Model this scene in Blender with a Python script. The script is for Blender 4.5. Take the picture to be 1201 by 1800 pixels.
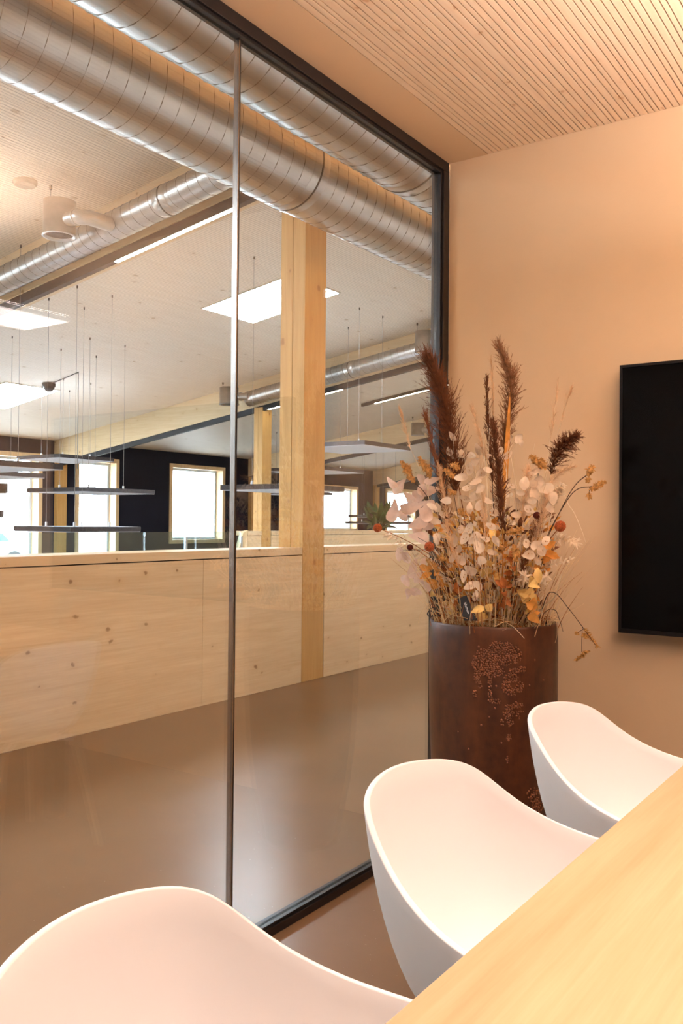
import bpy, bmesh, math, random
from mathutils import Vector, Matrix
random.seed(7)
for o in list(bpy.data.objects): bpy.data.objects.remove(o, do_unlink=True)
SC = bpy.context.scene
COL = SC.collection
R = math.radians

# ------------------------------------------------------------------ camera
YAW, PITCH, ROLL, FPX = R(34.904), R(0.6015), R(0.5019), 1554.57
CAM = Vector((1.65, 0.0, 1.22))
_cy, _sy = math.cos(YAW), math.sin(YAW)
FW = Vector((-_sy*math.cos(PITCH), _cy*math.cos(PITCH), math.sin(PITCH)))
_rt = Vector((_cy, _sy, 0)); _up = _rt.cross(FW)
RT = math.cos(ROLL)*_rt + math.sin(ROLL)*_up
UP = -math.sin(ROLL)*_rt + math.cos(ROLL)*_up
cd = bpy.data.cameras.new('camera'); cam = bpy.data.objects.new('camera', cd); COL.objects.link(cam)
cd.sensor_fit = 'VERTICAL'; cd.sensor_height = 36.0; cd.lens = FPX*36.0/1800.0; cd.clip_start = 0.02; cd.clip_end = 300
cam.matrix_world = Matrix(((RT.x, UP.x, -FW.x, CAM.x), (RT.y, UP.y, -FW.y, CAM.y), (RT.z, UP.z, -FW.z, CAM.z), (0, 0, 0, 1)))
SC.camera = cam
def ray(px, py): return FW + (px-600.5)/FPX*RT - (py-900)/FPX*UP
def at(px, py, Y):
    d = ray(px, py); return CAM + d*((Y-CAM.y)/d.y)
def atz(px, py, Z):
    d = ray(px, py); return CAM + d*((Z-CAM.z)/d.z)

# ------------------------------------------------------------------ world, exposure, light levels
W = bpy.data.worlds.new('world'); SC.world = W; W.use_nodes = True
wn = W.node_tree.nodes; wl = W.node_tree.links
bg = wn['Background']
bg.inputs[0].default_value = (0.74, 0.87, 1.0, 1); bg.inputs[1].default_value = 12.0
SC.view_settings.view_transform = 'Standard'
SC.view_settings.look = 'None'
SC.view_settings.exposure = 1.25
SC.view_settings.gamma = 1.0
SC.view_settings.use_curve_mapping = False
PENDANT_DOWN, PENDANT_UP, PENDANT_W = 4.0, 20.5, 4.3
WARM = (1.0, 0.83, 0.78)
SKYLIGHT, LED, CORRIDOR_FILL, CORRIDOR_FILL_UP = 28.0, 14.0, 11.5, 38.0

# ------------------------------------------------------------------ material helpers
MATS = {}
def newmat(name):
    m = bpy.data.materials.new(name); m.use_nodes = True; MATS[name] = m
    return m, m.node_tree.nodes, m.node_tree.links, m.node_tree.nodes['Principled BSDF']
def rgb(r, g, b): 
    f = lambda c: (c/255/12.92) if c/255 <= 0.04045 else ((c/255+0.055)/1.055)**2.4
    return (f(r), f(g), f(b), 1)
def mixrgb(n, l, fac, a, b, mode='MIX'):
    x = n.new('ShaderNodeMix'); x.data_type = 'RGBA'; x.blend_type = mode
    for s, v in ((x.inputs[0], fac), (x.inputs[6], a), (x.inputs[7], b)):
        if isinstance(v, (int, float)): s.default_value = v
        elif isinstance(v, tuple): s.default_value = v
        else: l.new(v, s)
    return x.outputs[2]
def ramp(n, l, src, stops):
    x = n.new('ShaderNodeValToRGB'); e = x.color_ramp.elements
    while len(e) < len(stops): e.new(0.5)
    for k, (p, c) in enumerate(stops): e[k].position = p; e[k].color = c
    l.new(src, x.inputs[0]); return x.outputs[0]
def coords(n, l, scale=(1, 1, 1), kind='Object'):
    t = n.new('ShaderNodeTexCoord'); mp = n.new('ShaderNodeMapping'); mp.inputs['Scale'].default_value = scale
    l.new(t.outputs[kind], mp.inputs['Vector']); return mp.outputs[0]
def noise(n, l, vec, scale=5, detail=4, rough=0.5, dist=0):
    x = n.new('ShaderNodeTexNoise'); x.inputs['Scale'].default_value = scale; x.inputs['Detail'].default_value = detail
    x.inputs['Roughness'].default_value = rough; x.inputs['Distortion'].default_value = dist
    l.new(vec, x.inputs['Vector']); return x.outputs[0]
def bump(n, l, p, height, strength=0.2, dist=0.01):
    b = n.new('ShaderNodeBump'); b.inputs['Strength'].default_value = strength; b.inputs['Distance'].default_value = dist
    l.new(height, b.inputs['Height']); l.new(b.outputs[0], p.inputs['Normal'])
def plain(name, col, rough=0.6, metal=0.0, var=0.06, vscale=8, bumpk=0.0, spec=None):
    m, n, l, p = newmat(name)
    v = noise(n, l, coords(n, l), vscale, 3)
    c = ramp(n, l, v, [(0.3, tuple(x*(1-var) for x in col[:3])+(1,)), (0.7, tuple(min(1, x*(1+var)) for x in col[:3])+(1,))])
    l.new(c, p.inputs['Base Color']); p.inputs['Roughness'].default_value = rough; p.inputs['Metallic'].default_value = metal
    if spec is not None: p.inputs['Specular IOR Level'].default_value = spec
    if bumpk: bump(n, l, p, noise(n, l, coords(n, l), vscale*12, 2), bumpk, 0.002)
    return m
def wood(name, light, dark, axis=1, knots=True, rough=0.5, knotcol=(0.25, 0.12, 0.05, 1), grain=0.6, knot_scale=5.0, spec=0.3, groove=None):
    m, n, l, p = newmat(name)
    sc = [9.0, 9.0, 9.0]; sc[axis] = 0.55
    g = noise(n, l, coords(n, l, tuple(sc)), 2.2, 6, 0.6, 0.4)
    sc2 = [45.0, 45.0, 45.0]; sc2[axis] = 1.5
    g2 = noise(n, l, coords(n, l, tuple(sc2)), 2.0, 4, 0.6)
    gm = n.new('ShaderNodeMath'); gm.operation = 'MULTIPLY_ADD'; gm.inputs[1].default_value = 0.45; l.new(g2, gm.inputs[0])
    gh = n.new('ShaderNodeMath'); gh.operation = 'MULTIPLY'; gh.inputs[1].default_value = 0.6; l.new(g, gh.inputs[0]); l.new(gh.outputs[0], gm.inputs[2])
    mid = tuple((light[i]*(1-grain)+dark[i]*grain) for i in range(3))+(1,)
    c = ramp(n, l, gm.outputs[0], [(0.34, light), (0.5, tuple((light[i]+mid[i])/2 for i in range(3))+(1,)), (0.68, mid)])
    if knots:
        tc = n.new('ShaderNodeTexCoord'); sx = n.new('ShaderNodeSeparateXYZ'); l.new(tc.outputs['Object'], sx.inputs[0])
        oth = [i for i in range(3) if i != axis]
        ad = n.new('ShaderNodeMath'); ad.operation = 'ADD'; l.new(sx.outputs[oth[0]], ad.inputs[0]); l.new(sx.outputs[oth[1]], ad.inputs[1])
        mu = n.new('ShaderNodeMath'); mu.operation = 'MULTIPLY'; mu.inputs[1].default_value = 0.72; l.new(sx.outputs[axis], mu.inputs[0])
        cb = n.new('ShaderNodeCombineXYZ'); l.new(mu.outputs[0], cb.inputs[0]); l.new(ad.outputs[0], cb.inputs[1])
        vv = n.new('ShaderNodeTexVoronoi'); vv.voronoi_dimensions = '2D'; vv.inputs['Scale'].default_value = knot_scale; 
        nz = n.new('ShaderNodeTexNoise'); nz.inputs['Scale'].default_value = 22; nz.inputs['Detail'].default_value = 2; l.new(tc.outputs['Object'], nz.inputs['Vector'])
        vm = n.new('ShaderNodeVectorMath'); vm.operation = 'MULTIPLY_ADD'; vm.inputs[1].default_value = (0.03, 0.03, 0.0); l.new(nz.outputs['Color'], vm.inputs[0]); l.new(cb.outputs[0], vm.inputs[2])
        l.new(vm.outputs[0], vv.inputs['Vector'])
        sc_ = n.new('ShaderNodeSeparateColor'); l.new(vv.outputs['Color'], sc_.inputs[0])
        of = n.new('ShaderNodeMath'); of.operation = 'MULTIPLY_ADD'; of.inputs[1].default_value = 0.13; l.new(sc_.outputs[0], of.inputs[0]); l.new(vv.outputs['Distance'], of.inputs[2])
        class _o: outputs = {'Distance': of.outputs[0]}
        vv = _o
        k = ramp(n, l, vv.outputs['Distance'], [(0.0, (0.9, 0.9, 0.9, 1)), (0.05, (0.7, 0.7, 0.7, 1)), (0.082, (0, 0, 0, 1))])
        c = mixrgb(n, l, k, c, knotcol)
        h = ramp(n, l, vv.outputs['Distance'], [(0.0, (1, 1, 1, 1)), (0.22, (0, 0, 0, 1))])
        hm = n.new('ShaderNodeMath'); hm.operation = 'MULTIPLY'; hm.inputs[1].default_value = 0.25; l.new(h, hm.inputs[0])
        c = mixrgb(n, l, hm.outputs[0], c, dark)
    if groove:   # fine far-away slat joints: (axis, period, width fraction)
        ax, per, wf = groove
        t = n.new('ShaderNodeTexCoord'); s = n.new('ShaderNodeSeparateXYZ'); l.new(t.outputs['Object'], s.inputs[0])
        d = n.new('ShaderNodeMath'); d.operation = 'DIVIDE'; d.inputs[1].default_value = per; l.new(s.outputs[ax], d.inputs[0])
        fr = n.new('ShaderNodeMath'); fr.operation = 'FRACT'; l.new(d.outputs[0], fr.inputs[0])
        lt = n.new('ShaderNodeMath'); lt.operation = 'LESS_THAN'; lt.inputs[1].default_value = wf; l.new(fr.outputs[0], lt.inputs[0])
        c = mixrgb(n, l, lt.outputs[0], c, tuple(x*0.3 for x in dark[:3])+(1,))
    l.new(c, p.inputs['Base Color']); p.inputs['Roughness'].default_value = rough; p.inputs['Specular IOR Level'].default_value = spec
    bump(n, l, p, g2, 0.08, 0.002)
    return m
def emit(name, col, strength):
    m, n, l, p = newmat(name)
    p.inputs['Base Color'].default_value = (0.9, 0.9, 0.9, 1)
    p.inputs['Emission Color'].default_value = tuple(col[:3])+(1,); p.inputs['Emission Strength'].default_value = strength
    return m
def glassmat(name, tint=(0.97, 0.985, 0.975, 1), edge=None):
    m, n, l, p = newmat(name); n.remove(p)
    out = [x for x in n if x.type == 'OUTPUT_MATERIAL'][0]
    tr = n.new('ShaderNodeBsdfTransparent'); tr.inputs[0].default_value = tint
    gl = n.new('ShaderNodeBsdfGlossy'); gl.inputs['Roughness'].default_value = 0.0; gl.inputs[0].default_value = (1, 1, 1, 1)
    fr = n.new('ShaderNodeFresnel'); ge = n.new('ShaderNodeNewGeometry')
    mr = n.new('ShaderNodeMapRange'); mr.inputs[3].default_value = 1.62; mr.inputs[4].default_value = 1/1.62
    l.new(ge.outputs['Backfacing'], mr.inputs[0]); l.new(mr.outputs[0], fr.inputs['IOR'])
    mx = n.new('ShaderNodeMixShader'); l.new(fr.outputs[0], mx.inputs[0]); l.new(tr.outputs[0], mx.inputs[1]); l.new(gl.outputs[0], mx.inputs[2])
    l.new(mx.outputs[0], out.inputs[0]); return m
def petal(name, col, trans=0.35, rough=0.6, var=0.12, vscale=60):
    m, n, l, p = newmat(name)
    v = noise(n, l, coords(n, l), vscale, 3)
    c = ramp(n, l, v, [(0.3, tuple(x*(1-var) for x in col[:3])+(1,)), (0.7, tuple(min(1, x*(1+var)) for x in col[:3])+(1,))])
    out = [x for x in n if x.type == 'OUTPUT_MATERIAL'][0]
    l.new(c, p.inputs['Base Color']); p.inputs['Roughness'].default_value = rough; p.inputs['Specular IOR Level'].default_value = 0.25
    t = n.new('ShaderNodeBsdfTranslucent'); l.new(c, t.inputs[0])
    mx = n.new('ShaderNodeMixShader'); mx.inputs[0].default_value = trans
    l.new(p.outputs[0], mx.inputs[1]); l.new(t.outputs[0], mx.inputs[2]); l.new(mx.outputs[0], out.inputs[0])
    return m

# ------------------------------------------------------------------ mesh helpers
class MB:
    def __init__(s): s.v = []; s.f = []; s.sm = []
    def add(s, vs, fs, smooth=False):
        b = len(s.v); s.v += [Vector(v) for v in vs]
        for f in fs: s.f.append(tuple(b+i for i in f)); s.sm.append(smooth)
        return s
    def box(s, a, b):
        x0, y0, z0 = a; x1, y1, z1 = b
        return s.add([(x0, y0, z0), (x1, y0, z0), (x1, y1, z0), (x0, y1, z0), (x0, y0, z1), (x1, y0, z1), (x1, y1, z1), (x0, y1, z1)],
                     [(0, 3, 2, 1), (4, 5, 6, 7), (0, 1, 5, 4), (1, 2, 6, 5), (2, 3, 7, 6), (3, 0, 4, 7)])
    def hexa(s, p):   # 8 points like box order
        return s.add(p, [(0, 3, 2, 1), (4, 5, 6, 7), (0, 1, 5, 4), (1, 2, 6, 5), (2, 3, 7, 6), (3, 0, 4, 7)])
    def tube(s, pts, rad, n=8, cap=True, smooth=True):
        pts = [Vector(p) for p in pts]; k = len(pts)
        rads = rad if isinstance(rad, (list, tuple)) else [rad]*k
        ref = None; vs = []
        for i, p in enumerate(pts):
            d = (pts[min(i+1, k-1)]-pts[max(i-1, 0)])
            d = d.normalized() if d.length > 1e-9 else Vector((0, 0, 1))
            if ref is None:
                ref = Vector((0, 0, 1)) if abs(d.z) < 0.9 else Vector((1, 0, 0))
            a = (ref - d*ref.dot(d)); a = a.normalized() if a.length > 1e-6 else d.orthogonal().normalized()
            ref = a; b = d.cross(a)
            for j in range(n):
                t = 2*math.pi*j/n; vs.append(p + (a*math.cos(t)+b*math.sin(t))*rads[i])
        fs = [(i*n+j, i*n+(j+1) % n, (i+1)*n+(j+1) % n, (i+1)*n+j) for i in range(k-1) for j in range(n)]
        s.add(vs, fs, smooth)
        if cap: s.add(vs[:n], [tuple(range(n-1, -1, -1))]); s.add(vs[-n:], [tuple(range(n))])
        return s
    def lathe(s, prof, c, n=32, smooth=True):   # prof (r,z) around vertical axis at c
        vs = []
        for r, z in prof:
            for j in range(n):
                t = 2*math.pi*j/n; vs.append((c[0]+r*math.cos(t), c[1]+r*math.sin(t), c[2]+z))
        k = len(prof)
        fs = [(i*n+j, i*n+(j+1) % n, (i+1)*n+(j+1) % n, (i+1)*n+j) for i in range(k-1) for j in range(n)]
        return s.add(vs, fs, smooth)
    def blob(s, c, r, seg=8, rings=5, rot=None):
        c = Vector(c); vs = []; rx = r if isinstance(r, (list, tuple)) else (r, r, r)
        for i in range(rings+1):
            ph = math.pi*i/rings
            for j in range(seg):
                t = 2*math.pi*j/seg
                q = Vector((rx[0]*math.sin(ph)*math.cos(t), rx[1]*math.sin(ph)*math.sin(t), rx[2]*math.cos(ph)))
                if rot: q = rot @ q
                vs.append(c+q)
        fs = [(i*seg+j, (i+1)*seg+j, (i+1)*seg+(j+1) % seg, i*seg+(j+1) % seg) for i in range(rings) for j in range(seg)]
        return s.add(vs, fs, True)
    def leaf(s, base, tip, width, nrm, cup=0.15, seg=5, wave=0.0, blunt=0.5):
        base = Vector(base); tip = Vector(tip); d = tip-base; L = d.length
        if L < 1e-6: return s
        d = d/L; nrm = Vector(nrm); sd = d.cross(nrm)
        sd = sd.normalized() if sd.length > 1e-5 else d.orthogonal().normalized()
        nn = sd.cross(d); vs = []
        for i in range(seg+1):
            t = i/seg; w = width*(math.sin(math.pi*min(1, max(0.02, t**(1.0-0.35*blunt))*0.98+0.01))**0.8)
            bow = nn*(cup*L*math.sin(math.pi*t)); wv = nn*(wave*L*math.sin(6*t))
            vs += [base+d*(L*t)+bow-sd*w+nn*(w*0.5)+wv, base+d*(L*t)+bow*0.6+wv, base+d*(L*t)+bow+sd*w+nn*(w*0.5)-wv]
        fs = []
        for i in range(seg): a = 3*i; fs += [(a, a+1, a+4, a+3), (a+1, a+2, a+5, a+4)]
        return s.add(vs, fs, True)
    def build(s, name, mat, parent=None, bevel=0.0, bseg=2):
        off = parent.matrix_world.translation if parent is not None else Vector((0, 0, 0))
        if parent is not None:
            off = Vector(parent.location); q = parent.parent
            while q is not None: off = off+Vector(q.location); q = q.parent
        me = bpy.data.meshes.new(name)
        me.from_pydata([tuple(v-off) for v in s.v], [], s.f)
        me.polygons.foreach_set('use_smooth', s.sm); me.update()
        o = bpy.data.objects.new(name, me); COL.objects.link(o)
        o.data.materials.append(mat if not isinstance(mat, str) else MATS[mat])
        if parent is not None: o.parent = parent
        if bevel:
            md = o.modifiers.new('bevel', 'BEVEL'); md.width = bevel; md.segments = bseg; md.limit_method = 'ANGLE'; md.angle_limit = R(40)
        return o
def thing(name, loc, label, cat, group=None):
    o = bpy.data.objects.new(name, None); COL.objects.link(o); o.location = loc; o.empty_display_size = 0.05
    o['label'] = label; o['category'] = cat
    if group: o['group'] = group
    return o
def tag(o, label, cat, group=None):
    o['label'] = label; o['category'] = cat
    if group: o['group'] = group
    return o
def struct(o, label=None):
    o['kind'] = 'structure'
    if label: o['label'] = label; 
    return o
def sempty(name, loc, label):
    o = bpy.data.objects.new(name, None); COL.objects.link(o); o.location = loc; o['kind'] = 'structure'; o['label'] = label
    return o

# ------------------------------------------------------------------ materials
plain('plaster_clay', (0.70, 0.505, 0.315, 1), 0.85, var=0.02, vscale=3, bumpk=0.05, spec=0.2)
plain('plaster_low_bounce', (0.26, 0.20, 0.15, 1), 0.9, var=0.03)  # for the unseen room walls, darkened to cut bounced light
plain('plaster_white', (0.75, 0.73, 0.70, 1), 0.85, var=0.02)
plain('charcoal_wall', (0.020, 0.021, 0.034, 1), 0.8, var=0.08, vscale=2, spec=0.1)
plain('black_frame', (0.012, 0.010, 0.010, 1), 0.38, var=0.2)
plain('black_soft', (0.02, 0.018, 0.018, 1), 0.6, var=0.2)
plain('groove_dark', (0.02, 0.012, 0.008, 1), 0.9, var=0.2)
plain('shell_white', (0.86, 0.84, 0.83, 1), 0.42, var=0.01, vscale=3, spec=0.35)
plain('rail_steel', (0.55, 0.56, 0.58, 1), 0.3, metal=1.0)
plain('felt_edge', (0.055, 0.045, 0.045, 1), 0.9, var=0.3, vscale=40)
plain('felt_pale', (0.72, 0.74, 0.82, 1), 0.9, var=0.05, vscale=40)
plain('cable_grey', (0.22, 0.21, 0.20, 1), 0.5, metal=0.3)
plain('tv_black', (0.010, 0.008, 0.008, 1), 0.35, var=0.1, spec=0.25)
plain('tv_screen', (0.003, 0.0025, 0.0025, 1), 0.12, var=0.1, spec=0.12)
plain('concrete_low', (0.35, 0.33, 0.31, 1), 0.7, var=0.1, vscale=1)
plain('ground_pale', (0.55, 0.55, 0.54, 1), 0.9, var=0.1, vscale=0.5)
plain('car_white', (0.7, 0.75, 0.8, 1), 0.3)
plain('car_glass', (0.1, 0.16, 0.2, 1), 0.1)
plain('leaf_green', (0.035, 0.10, 0.02, 1), 0.45, var=0.4, vscale=15)
plain('pot_grey', (0.3, 0.3, 0.3, 1), 0.6)
plain('disc_grey', (0.24, 0.22, 0.17, 1), 0.7)
PINE_L, PINE_D = (0.80, 0.62, 0.40, 1), (0.52, 0.30, 0.13, 1)
wood('pine_panel', PINE_L, PINE_D, 1, True, 0.5, (0.22, 0.10, 0.04, 1), 0.45, 5.2)
wood('pine_column', (0.64, 0.385, 0.14, 1), (0.42, 0.20, 0.05, 1), 2, True, 0.5, (0.28, 0.12, 0.04, 1), 0.5, 3.2)
wood('pine_beam', (0.76, 0.60, 0.38, 1), (0.50, 0.30, 0.14, 1), 0, True, 0.55, (0.28, 0.14, 0.06, 1), 0.45, 3.5)
wood('pine_ceiling', (0.79, 0.715, 0.61, 1), (0.60, 0.48, 0.35, 1), 1, True, 0.6, (0.4, 0.28, 0.16, 1), 0.4, 2.5, groove=(0, 0.031, 0.10))
wood('pine_slat', (0.84, 0.66, 0.47, 1), (0.60, 0.38, 0.20, 1), 1, True, 0.5, (0.52, 0.28, 0.14, 1), 0.35, 9.0)
wood('pine_window', (0.80, 0.62, 0.38, 1), (0.55, 0.34, 0.16, 1), 2, False, 0.5)
wood('oak_table', (0.62, 0.415, 0.235, 1), (0.44, 0.27, 0.13, 1), 1, False, 0.35, grain=0.75, spec=0.4)

m, n, l, p = newmat('screed_floor')   # polished screed
v1 = noise(n, l, coords(n, l), 1.2, 5, 0.6); v2 = noise(n, l, coords(n, l), 90, 2)
c = ramp(n, l, v1, [(0.3, (0.19, 0.118, 0.068, 1)), (0.7, (0.24, 0.15, 0.088, 1))])
sp = ramp(n, l, v2, [(0.72, (0, 0, 0, 1)), (0.78, (1, 1, 1, 1))])
c = mixrgb(n, l, sp, c, (0.42, 0.36, 0.30, 1))
l.new(c, p.inputs['Base Color']); p.inputs['Roughness'].default_value = 0.28; p.inputs['Specular IOR Level'].default_value = 0.17

m, n, l, p = newmat('duct_metal')     # galvanised spiral duct
v = noise(n, l, coords(n, l, (1, 0.25, 1)), 14, 4); c = ramp(n, l, v, [(0.3, (0.40, 0.38, 0.35, 1)), (0.7, (0.48, 0.46, 0.43, 1))])
l.new(c, p.inputs['Base Color']); p.inputs['Metallic'].default_value = 1.0
rr = ramp(n, l, noise(n, l, coords(n, l), 6, 3), [(0.3, (0.30,)*3+(1,)), (0.7, (0.33,)*3+(1,))]); l.new(rr, p.inputs['Roughness'])
plain('duct_seam', (0.20, 0.17, 0.14, 1), 0.45, metal=0.9)
plain('duct_rubber', (0.03, 0.025, 0.022, 1), 0.6)

m, n, l, p = newmat('rust_planter')
v1 = noise(n, l, coords(n, l, (6, 6, 1.2)), 2.0, 6, 0.65, 0.6); v2 = noise(n, l, coords(n, l), 26, 4)
c = ramp(n, l, v1, [(0.25, (0.030, 0.013, 0.008, 1)), (0.5, (0.085, 0.027, 0.010, 1)), (0.75, (0.16, 0.050, 0.016, 1))])
c = mixrgb(n, l, 0.25, c, ramp(n, l, v2, [(0.35, (0.03, 0.014, 0.01, 1)), (0.65, (0.16, 0.06, 0.025, 1))]))
l.new(c, p.inputs['Base Color']); p.inputs['Roughness'].default_value = 0.42; p.inputs['Specular IOR Level'].default_value = 0.5
bump(n, l, p, noise(n, l, coords(n, l), 40, 4), 0.12, 0.004)
plain('rust_bubble', (0.24, 0.085, 0.035, 1), 0.28, var=0.3, vscale=80)

emit('pendant_down', WARM, PENDANT_DOWN); emit('pendant_up', WARM, PENDANT_UP)
emit('corridor_fill', (1.0, 0.80, 0.60), CORRIDOR_FILL); emit('corridor_fill_up', (1.0, 0.56, 0.25), CORRIDOR_FILL_UP)  # glow of the added corridor light bars
emit('skylight_glow', (0.74, 0.87, 1.0), SKYLIGHT); emit('led_glow', (1.0, 0.95, 0.80), LED)
glassmat('partition_glass', (0.975, 0.985, 0.975, 1)); glassmat('rail_glass', (0.80, 0.90, 0.92, 1)); glassmat('window_glass', (0.97, 0.98, 0.99, 1))
petal('plume_dark', (0.20, 0.072, 0.030, 1), 0.2, var=0.35)
petal('plume_mid', (0.36, 0.17, 0.08, 1), 0.25, var=0.35)
petal('plume_red', (0.30, 0.105, 0.042, 1), 0.25, var=0.3)
petal('plume_pale', (0.86, 0.62, 0.38, 1), 0.35)
petal('lunaria', (0.86, 0.71, 0.54, 1), 0.4, var=0.08)
petal('lunaria_pink', (0.82, 0.62, 0.50, 1), 0.4, var=0.06)
petal('bleached', (0.92, 0.77, 0.58, 1), 0.3, var=0.06)
petal('leaf_ochre', (0.78, 0.36, 0.08, 1), 0.3, var=0.25, vscale=30)
petal('leaf_yellow', (0.90, 0.60, 0.22, 1), 0.35, var=0.2, vscale=30)
petal('leaf_rust', (0.45, 0.15, 0.04, 1), 0.25, var=0.3, vscale=30)
petal('head_ochre', (0.58, 0.30, 0.09, 1), 0.15, var=0.4, vscale=120)
petal('ball_orange', (0.50, 0.12, 0.035, 1), 0.1, var=0.4, vscale=160)
petal('ball_dark', (0.14, 0.02, 0.012, 1), 0.1, var=0.4, vscale=160)
petal('straw', (0.84, 0.61, 0.34, 1), 0.2, var=0.25, vscale=20)
petal('straw_pale', (0.92, 0.76, 0.54, 1), 0.25, var=0.15, vscale=20)
petal('twig_dark', (0.07, 0.035, 0.02, 1), 0.0, var=0.4, vscale=20)

# ================================================================== THE MEETING ROOM SHELL
YB, ZC = 3.092, 2.636
X1, Y0 = 4.2, -3.2
def block(name, a, b, mat, parent=None, bevel=0.0): return MB().box(a, b).build(name, mat, parent, bevel)
struct(block('floor', (-2.56, -4.5, -0.12), (X1, 30.0, 0.0), 'screed_floor'), 'brown-grey polished screed floor')
struct(block('wall_back', (0.0, YB, 0.0), (X1, YB+0.15, ZC+0.2), 'plaster_clay'), 'clay-coloured plaster wall behind the television')
struct(block('wall_right', (X1, Y0, 0.0), (X1+0.12, YB+0.15, ZC+0.2), 'plaster_low_bounce'))
struct(block('wall_rear', (0.0, Y0-0.12, 0.0), (X1+0.12, Y0, ZC+0.2), 'plaster_low_bounce'))
ceil = sempty('ceiling', (0, 0, ZC), 'pine slat ceiling with a plain clay-coloured border strip')
block('backing_board', (0.0, Y0, ZC+0.045), (X1, YB, ZC+0.121), 'groove_dark', ceil)
block('border_strip', (-0.06, Y0, ZC), (0.163, YB, ZC+0.044), 'plaster_clay', ceil)
x = 0.1665; wl_ = [0.0208, 0.0159, 0.0123, 0.025, 0.0167, 0.0131, 0.0176, 0.0197, 0.0173, 0.0214, 0.0132, 0.0173]; k = 0
while x < X1-0.03:
    w = wl_[k % len(wl_)]; k += 1
    block('slat', (x, Y0, ZC+random.uniform(0, .0006)), (x+w, YB-0.0015, ZC+0.007), 'pine_slat', ceil); x += w+0.0040

# glass partition
gp = sempty('wall_glass', (0, 0, 0), 'black-framed glass partition between meeting room and corridor')
FT = 0.055
for nm, a, b in (('frame_rail', (-FT, Y0, ZC-0.040), (0, YB, ZC)), ('frame_rail', (-FT, Y0, 0.0), (0, YB, 0.026)),
                 ('frame_post', (-FT, YB-0.045, 0.026), (0, YB, ZC-0.040)), ('frame_post', (-FT, Y0, 0.026), (0, Y0+0.045, ZC-0.040))):
    block(nm, a, b, 'black_frame', gp, 0.0015)
for nm, a, b in (('glazing_bead', (-0.047, Y0+.045, ZC-0.051), (-0.008, YB-.045, ZC-0.040)), ('glazing_bead', (-0.047, Y0+.045, 0.026), (-0.008, YB-.045, 0.034)),
                 ('glazing_bead', (-0.047, YB-0.056, 0.034), (-0.008, YB-0.045, ZC-0.051))):
    block(nm, a, b, 'black_frame', gp, 0.001)
ys = [Y0+0.045, -2.93+1.6-0.0, 0.27, 1.87, YB-0.055]
for a, b in zip(ys[:-1], ys[1:]):
    MB().box((-0.034, a+0.004, 0.034), (-0.022, b-0.004, ZC-0.051)).build('glass_pane', 'partition_glass', gp)
plain('joint_strip', (0.34, 0.31, 0.29, 1), 0.25, metal=1.0)
for yj in ys[1:-1]:
    block('joint_profile', (-0.037, yj-0.0045, 0.034), (-0.019, yj+0.0005, ZC-0.051), 'joint_strip', gp)
    block('joint_gasket', (-0.037, yj+0.0005, 0.034), (-0.019, yj+0.0045, ZC-0.051), 'black_frame', gp)

# ================================================================== THE OFFICE BEYOND
SL, ZB0, ZC0 = 0.145, 4.31, 4.76     # roof slope, underside height of beams / ceiling at x = 0
XF, XP, XP2 = -13.45, -2.42, -7.94
YN, YE = -4.5, 30.0
def zc_at(x): return ZC0+SL*x
def zb_at(x): return ZB0+SL*x
def slope_box(name, x0, x1, y0, y1, z0, th, mat, parent=None):
    p = [(x0, y0, z0+SL*x0), (x1, y0, z0+SL*x1), (x1, y1, z0+SL*x1), (x0, y1, z0+SL*x0)]
    return MB().hexa(p+[(a, b, c+th) for a, b, c in p]).build(name, mat, parent)
def hp(px, py, z0=None):
    z0 = ZC0 if z0 is None else z0
    d = ray(px, py); t = (z0+SL*CAM.x-CAM.z)/(d.z-SL*d.x); return CAM+d*t
struct(slope_box('ceiling_office', XF-0.3, 1.5, YN, YE, ZC0, 0.25, 'pine_ceiling'), 'sloping pale pine ceiling of the open office')
struct(block('floor_office', (XF, YN, -0.3), (XP2-0.06, YE, 0.0), 'screed_floor'))
struct(block('floor_void', (XP2-0.3, YN, -3.3), (XP+0.2, YE, -3.2), 'concrete_low'))
struct(block('wall_void_near', (XP-0.14, YN, -3.2), (XP-0.08, YE, -0.121), 'plaster_white'))
struct(block('wall_void_far', (XP2-0.06, YN, -3.2), (XP2-0.01, YE, -0.31), 'plaster_white'))
struct(block('wall_near_end', (XF-0.3, YN-0.15, -3.2), (1.5, YN, 5.5), 'plaster_white'))
struct(block('wall_far_end', (XF-0.3, YE, -3.2), (1.5, YE+0.15, 5.5), 'plaster_white'))
struct(block('wall_over_partition', (-0.06, YN, ZC+0.122), (0.06, YE, 4.95), 'pine_panel'))
struct(block('wall_corridor', (-0.02, YB+0.15, 0.0), (0.12, YE, ZC+0.12), 'plaster_white'))
struct(block('wall_corridor_near', (-0.06, YN, 0.0), (0.06, Y0-0.12, ZC+0.12), 'plaster_white'))
struct(block('ground', (-70, -40, -0.6), (XF-0.9, 80, -0.4), 'ground_pale'))

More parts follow.
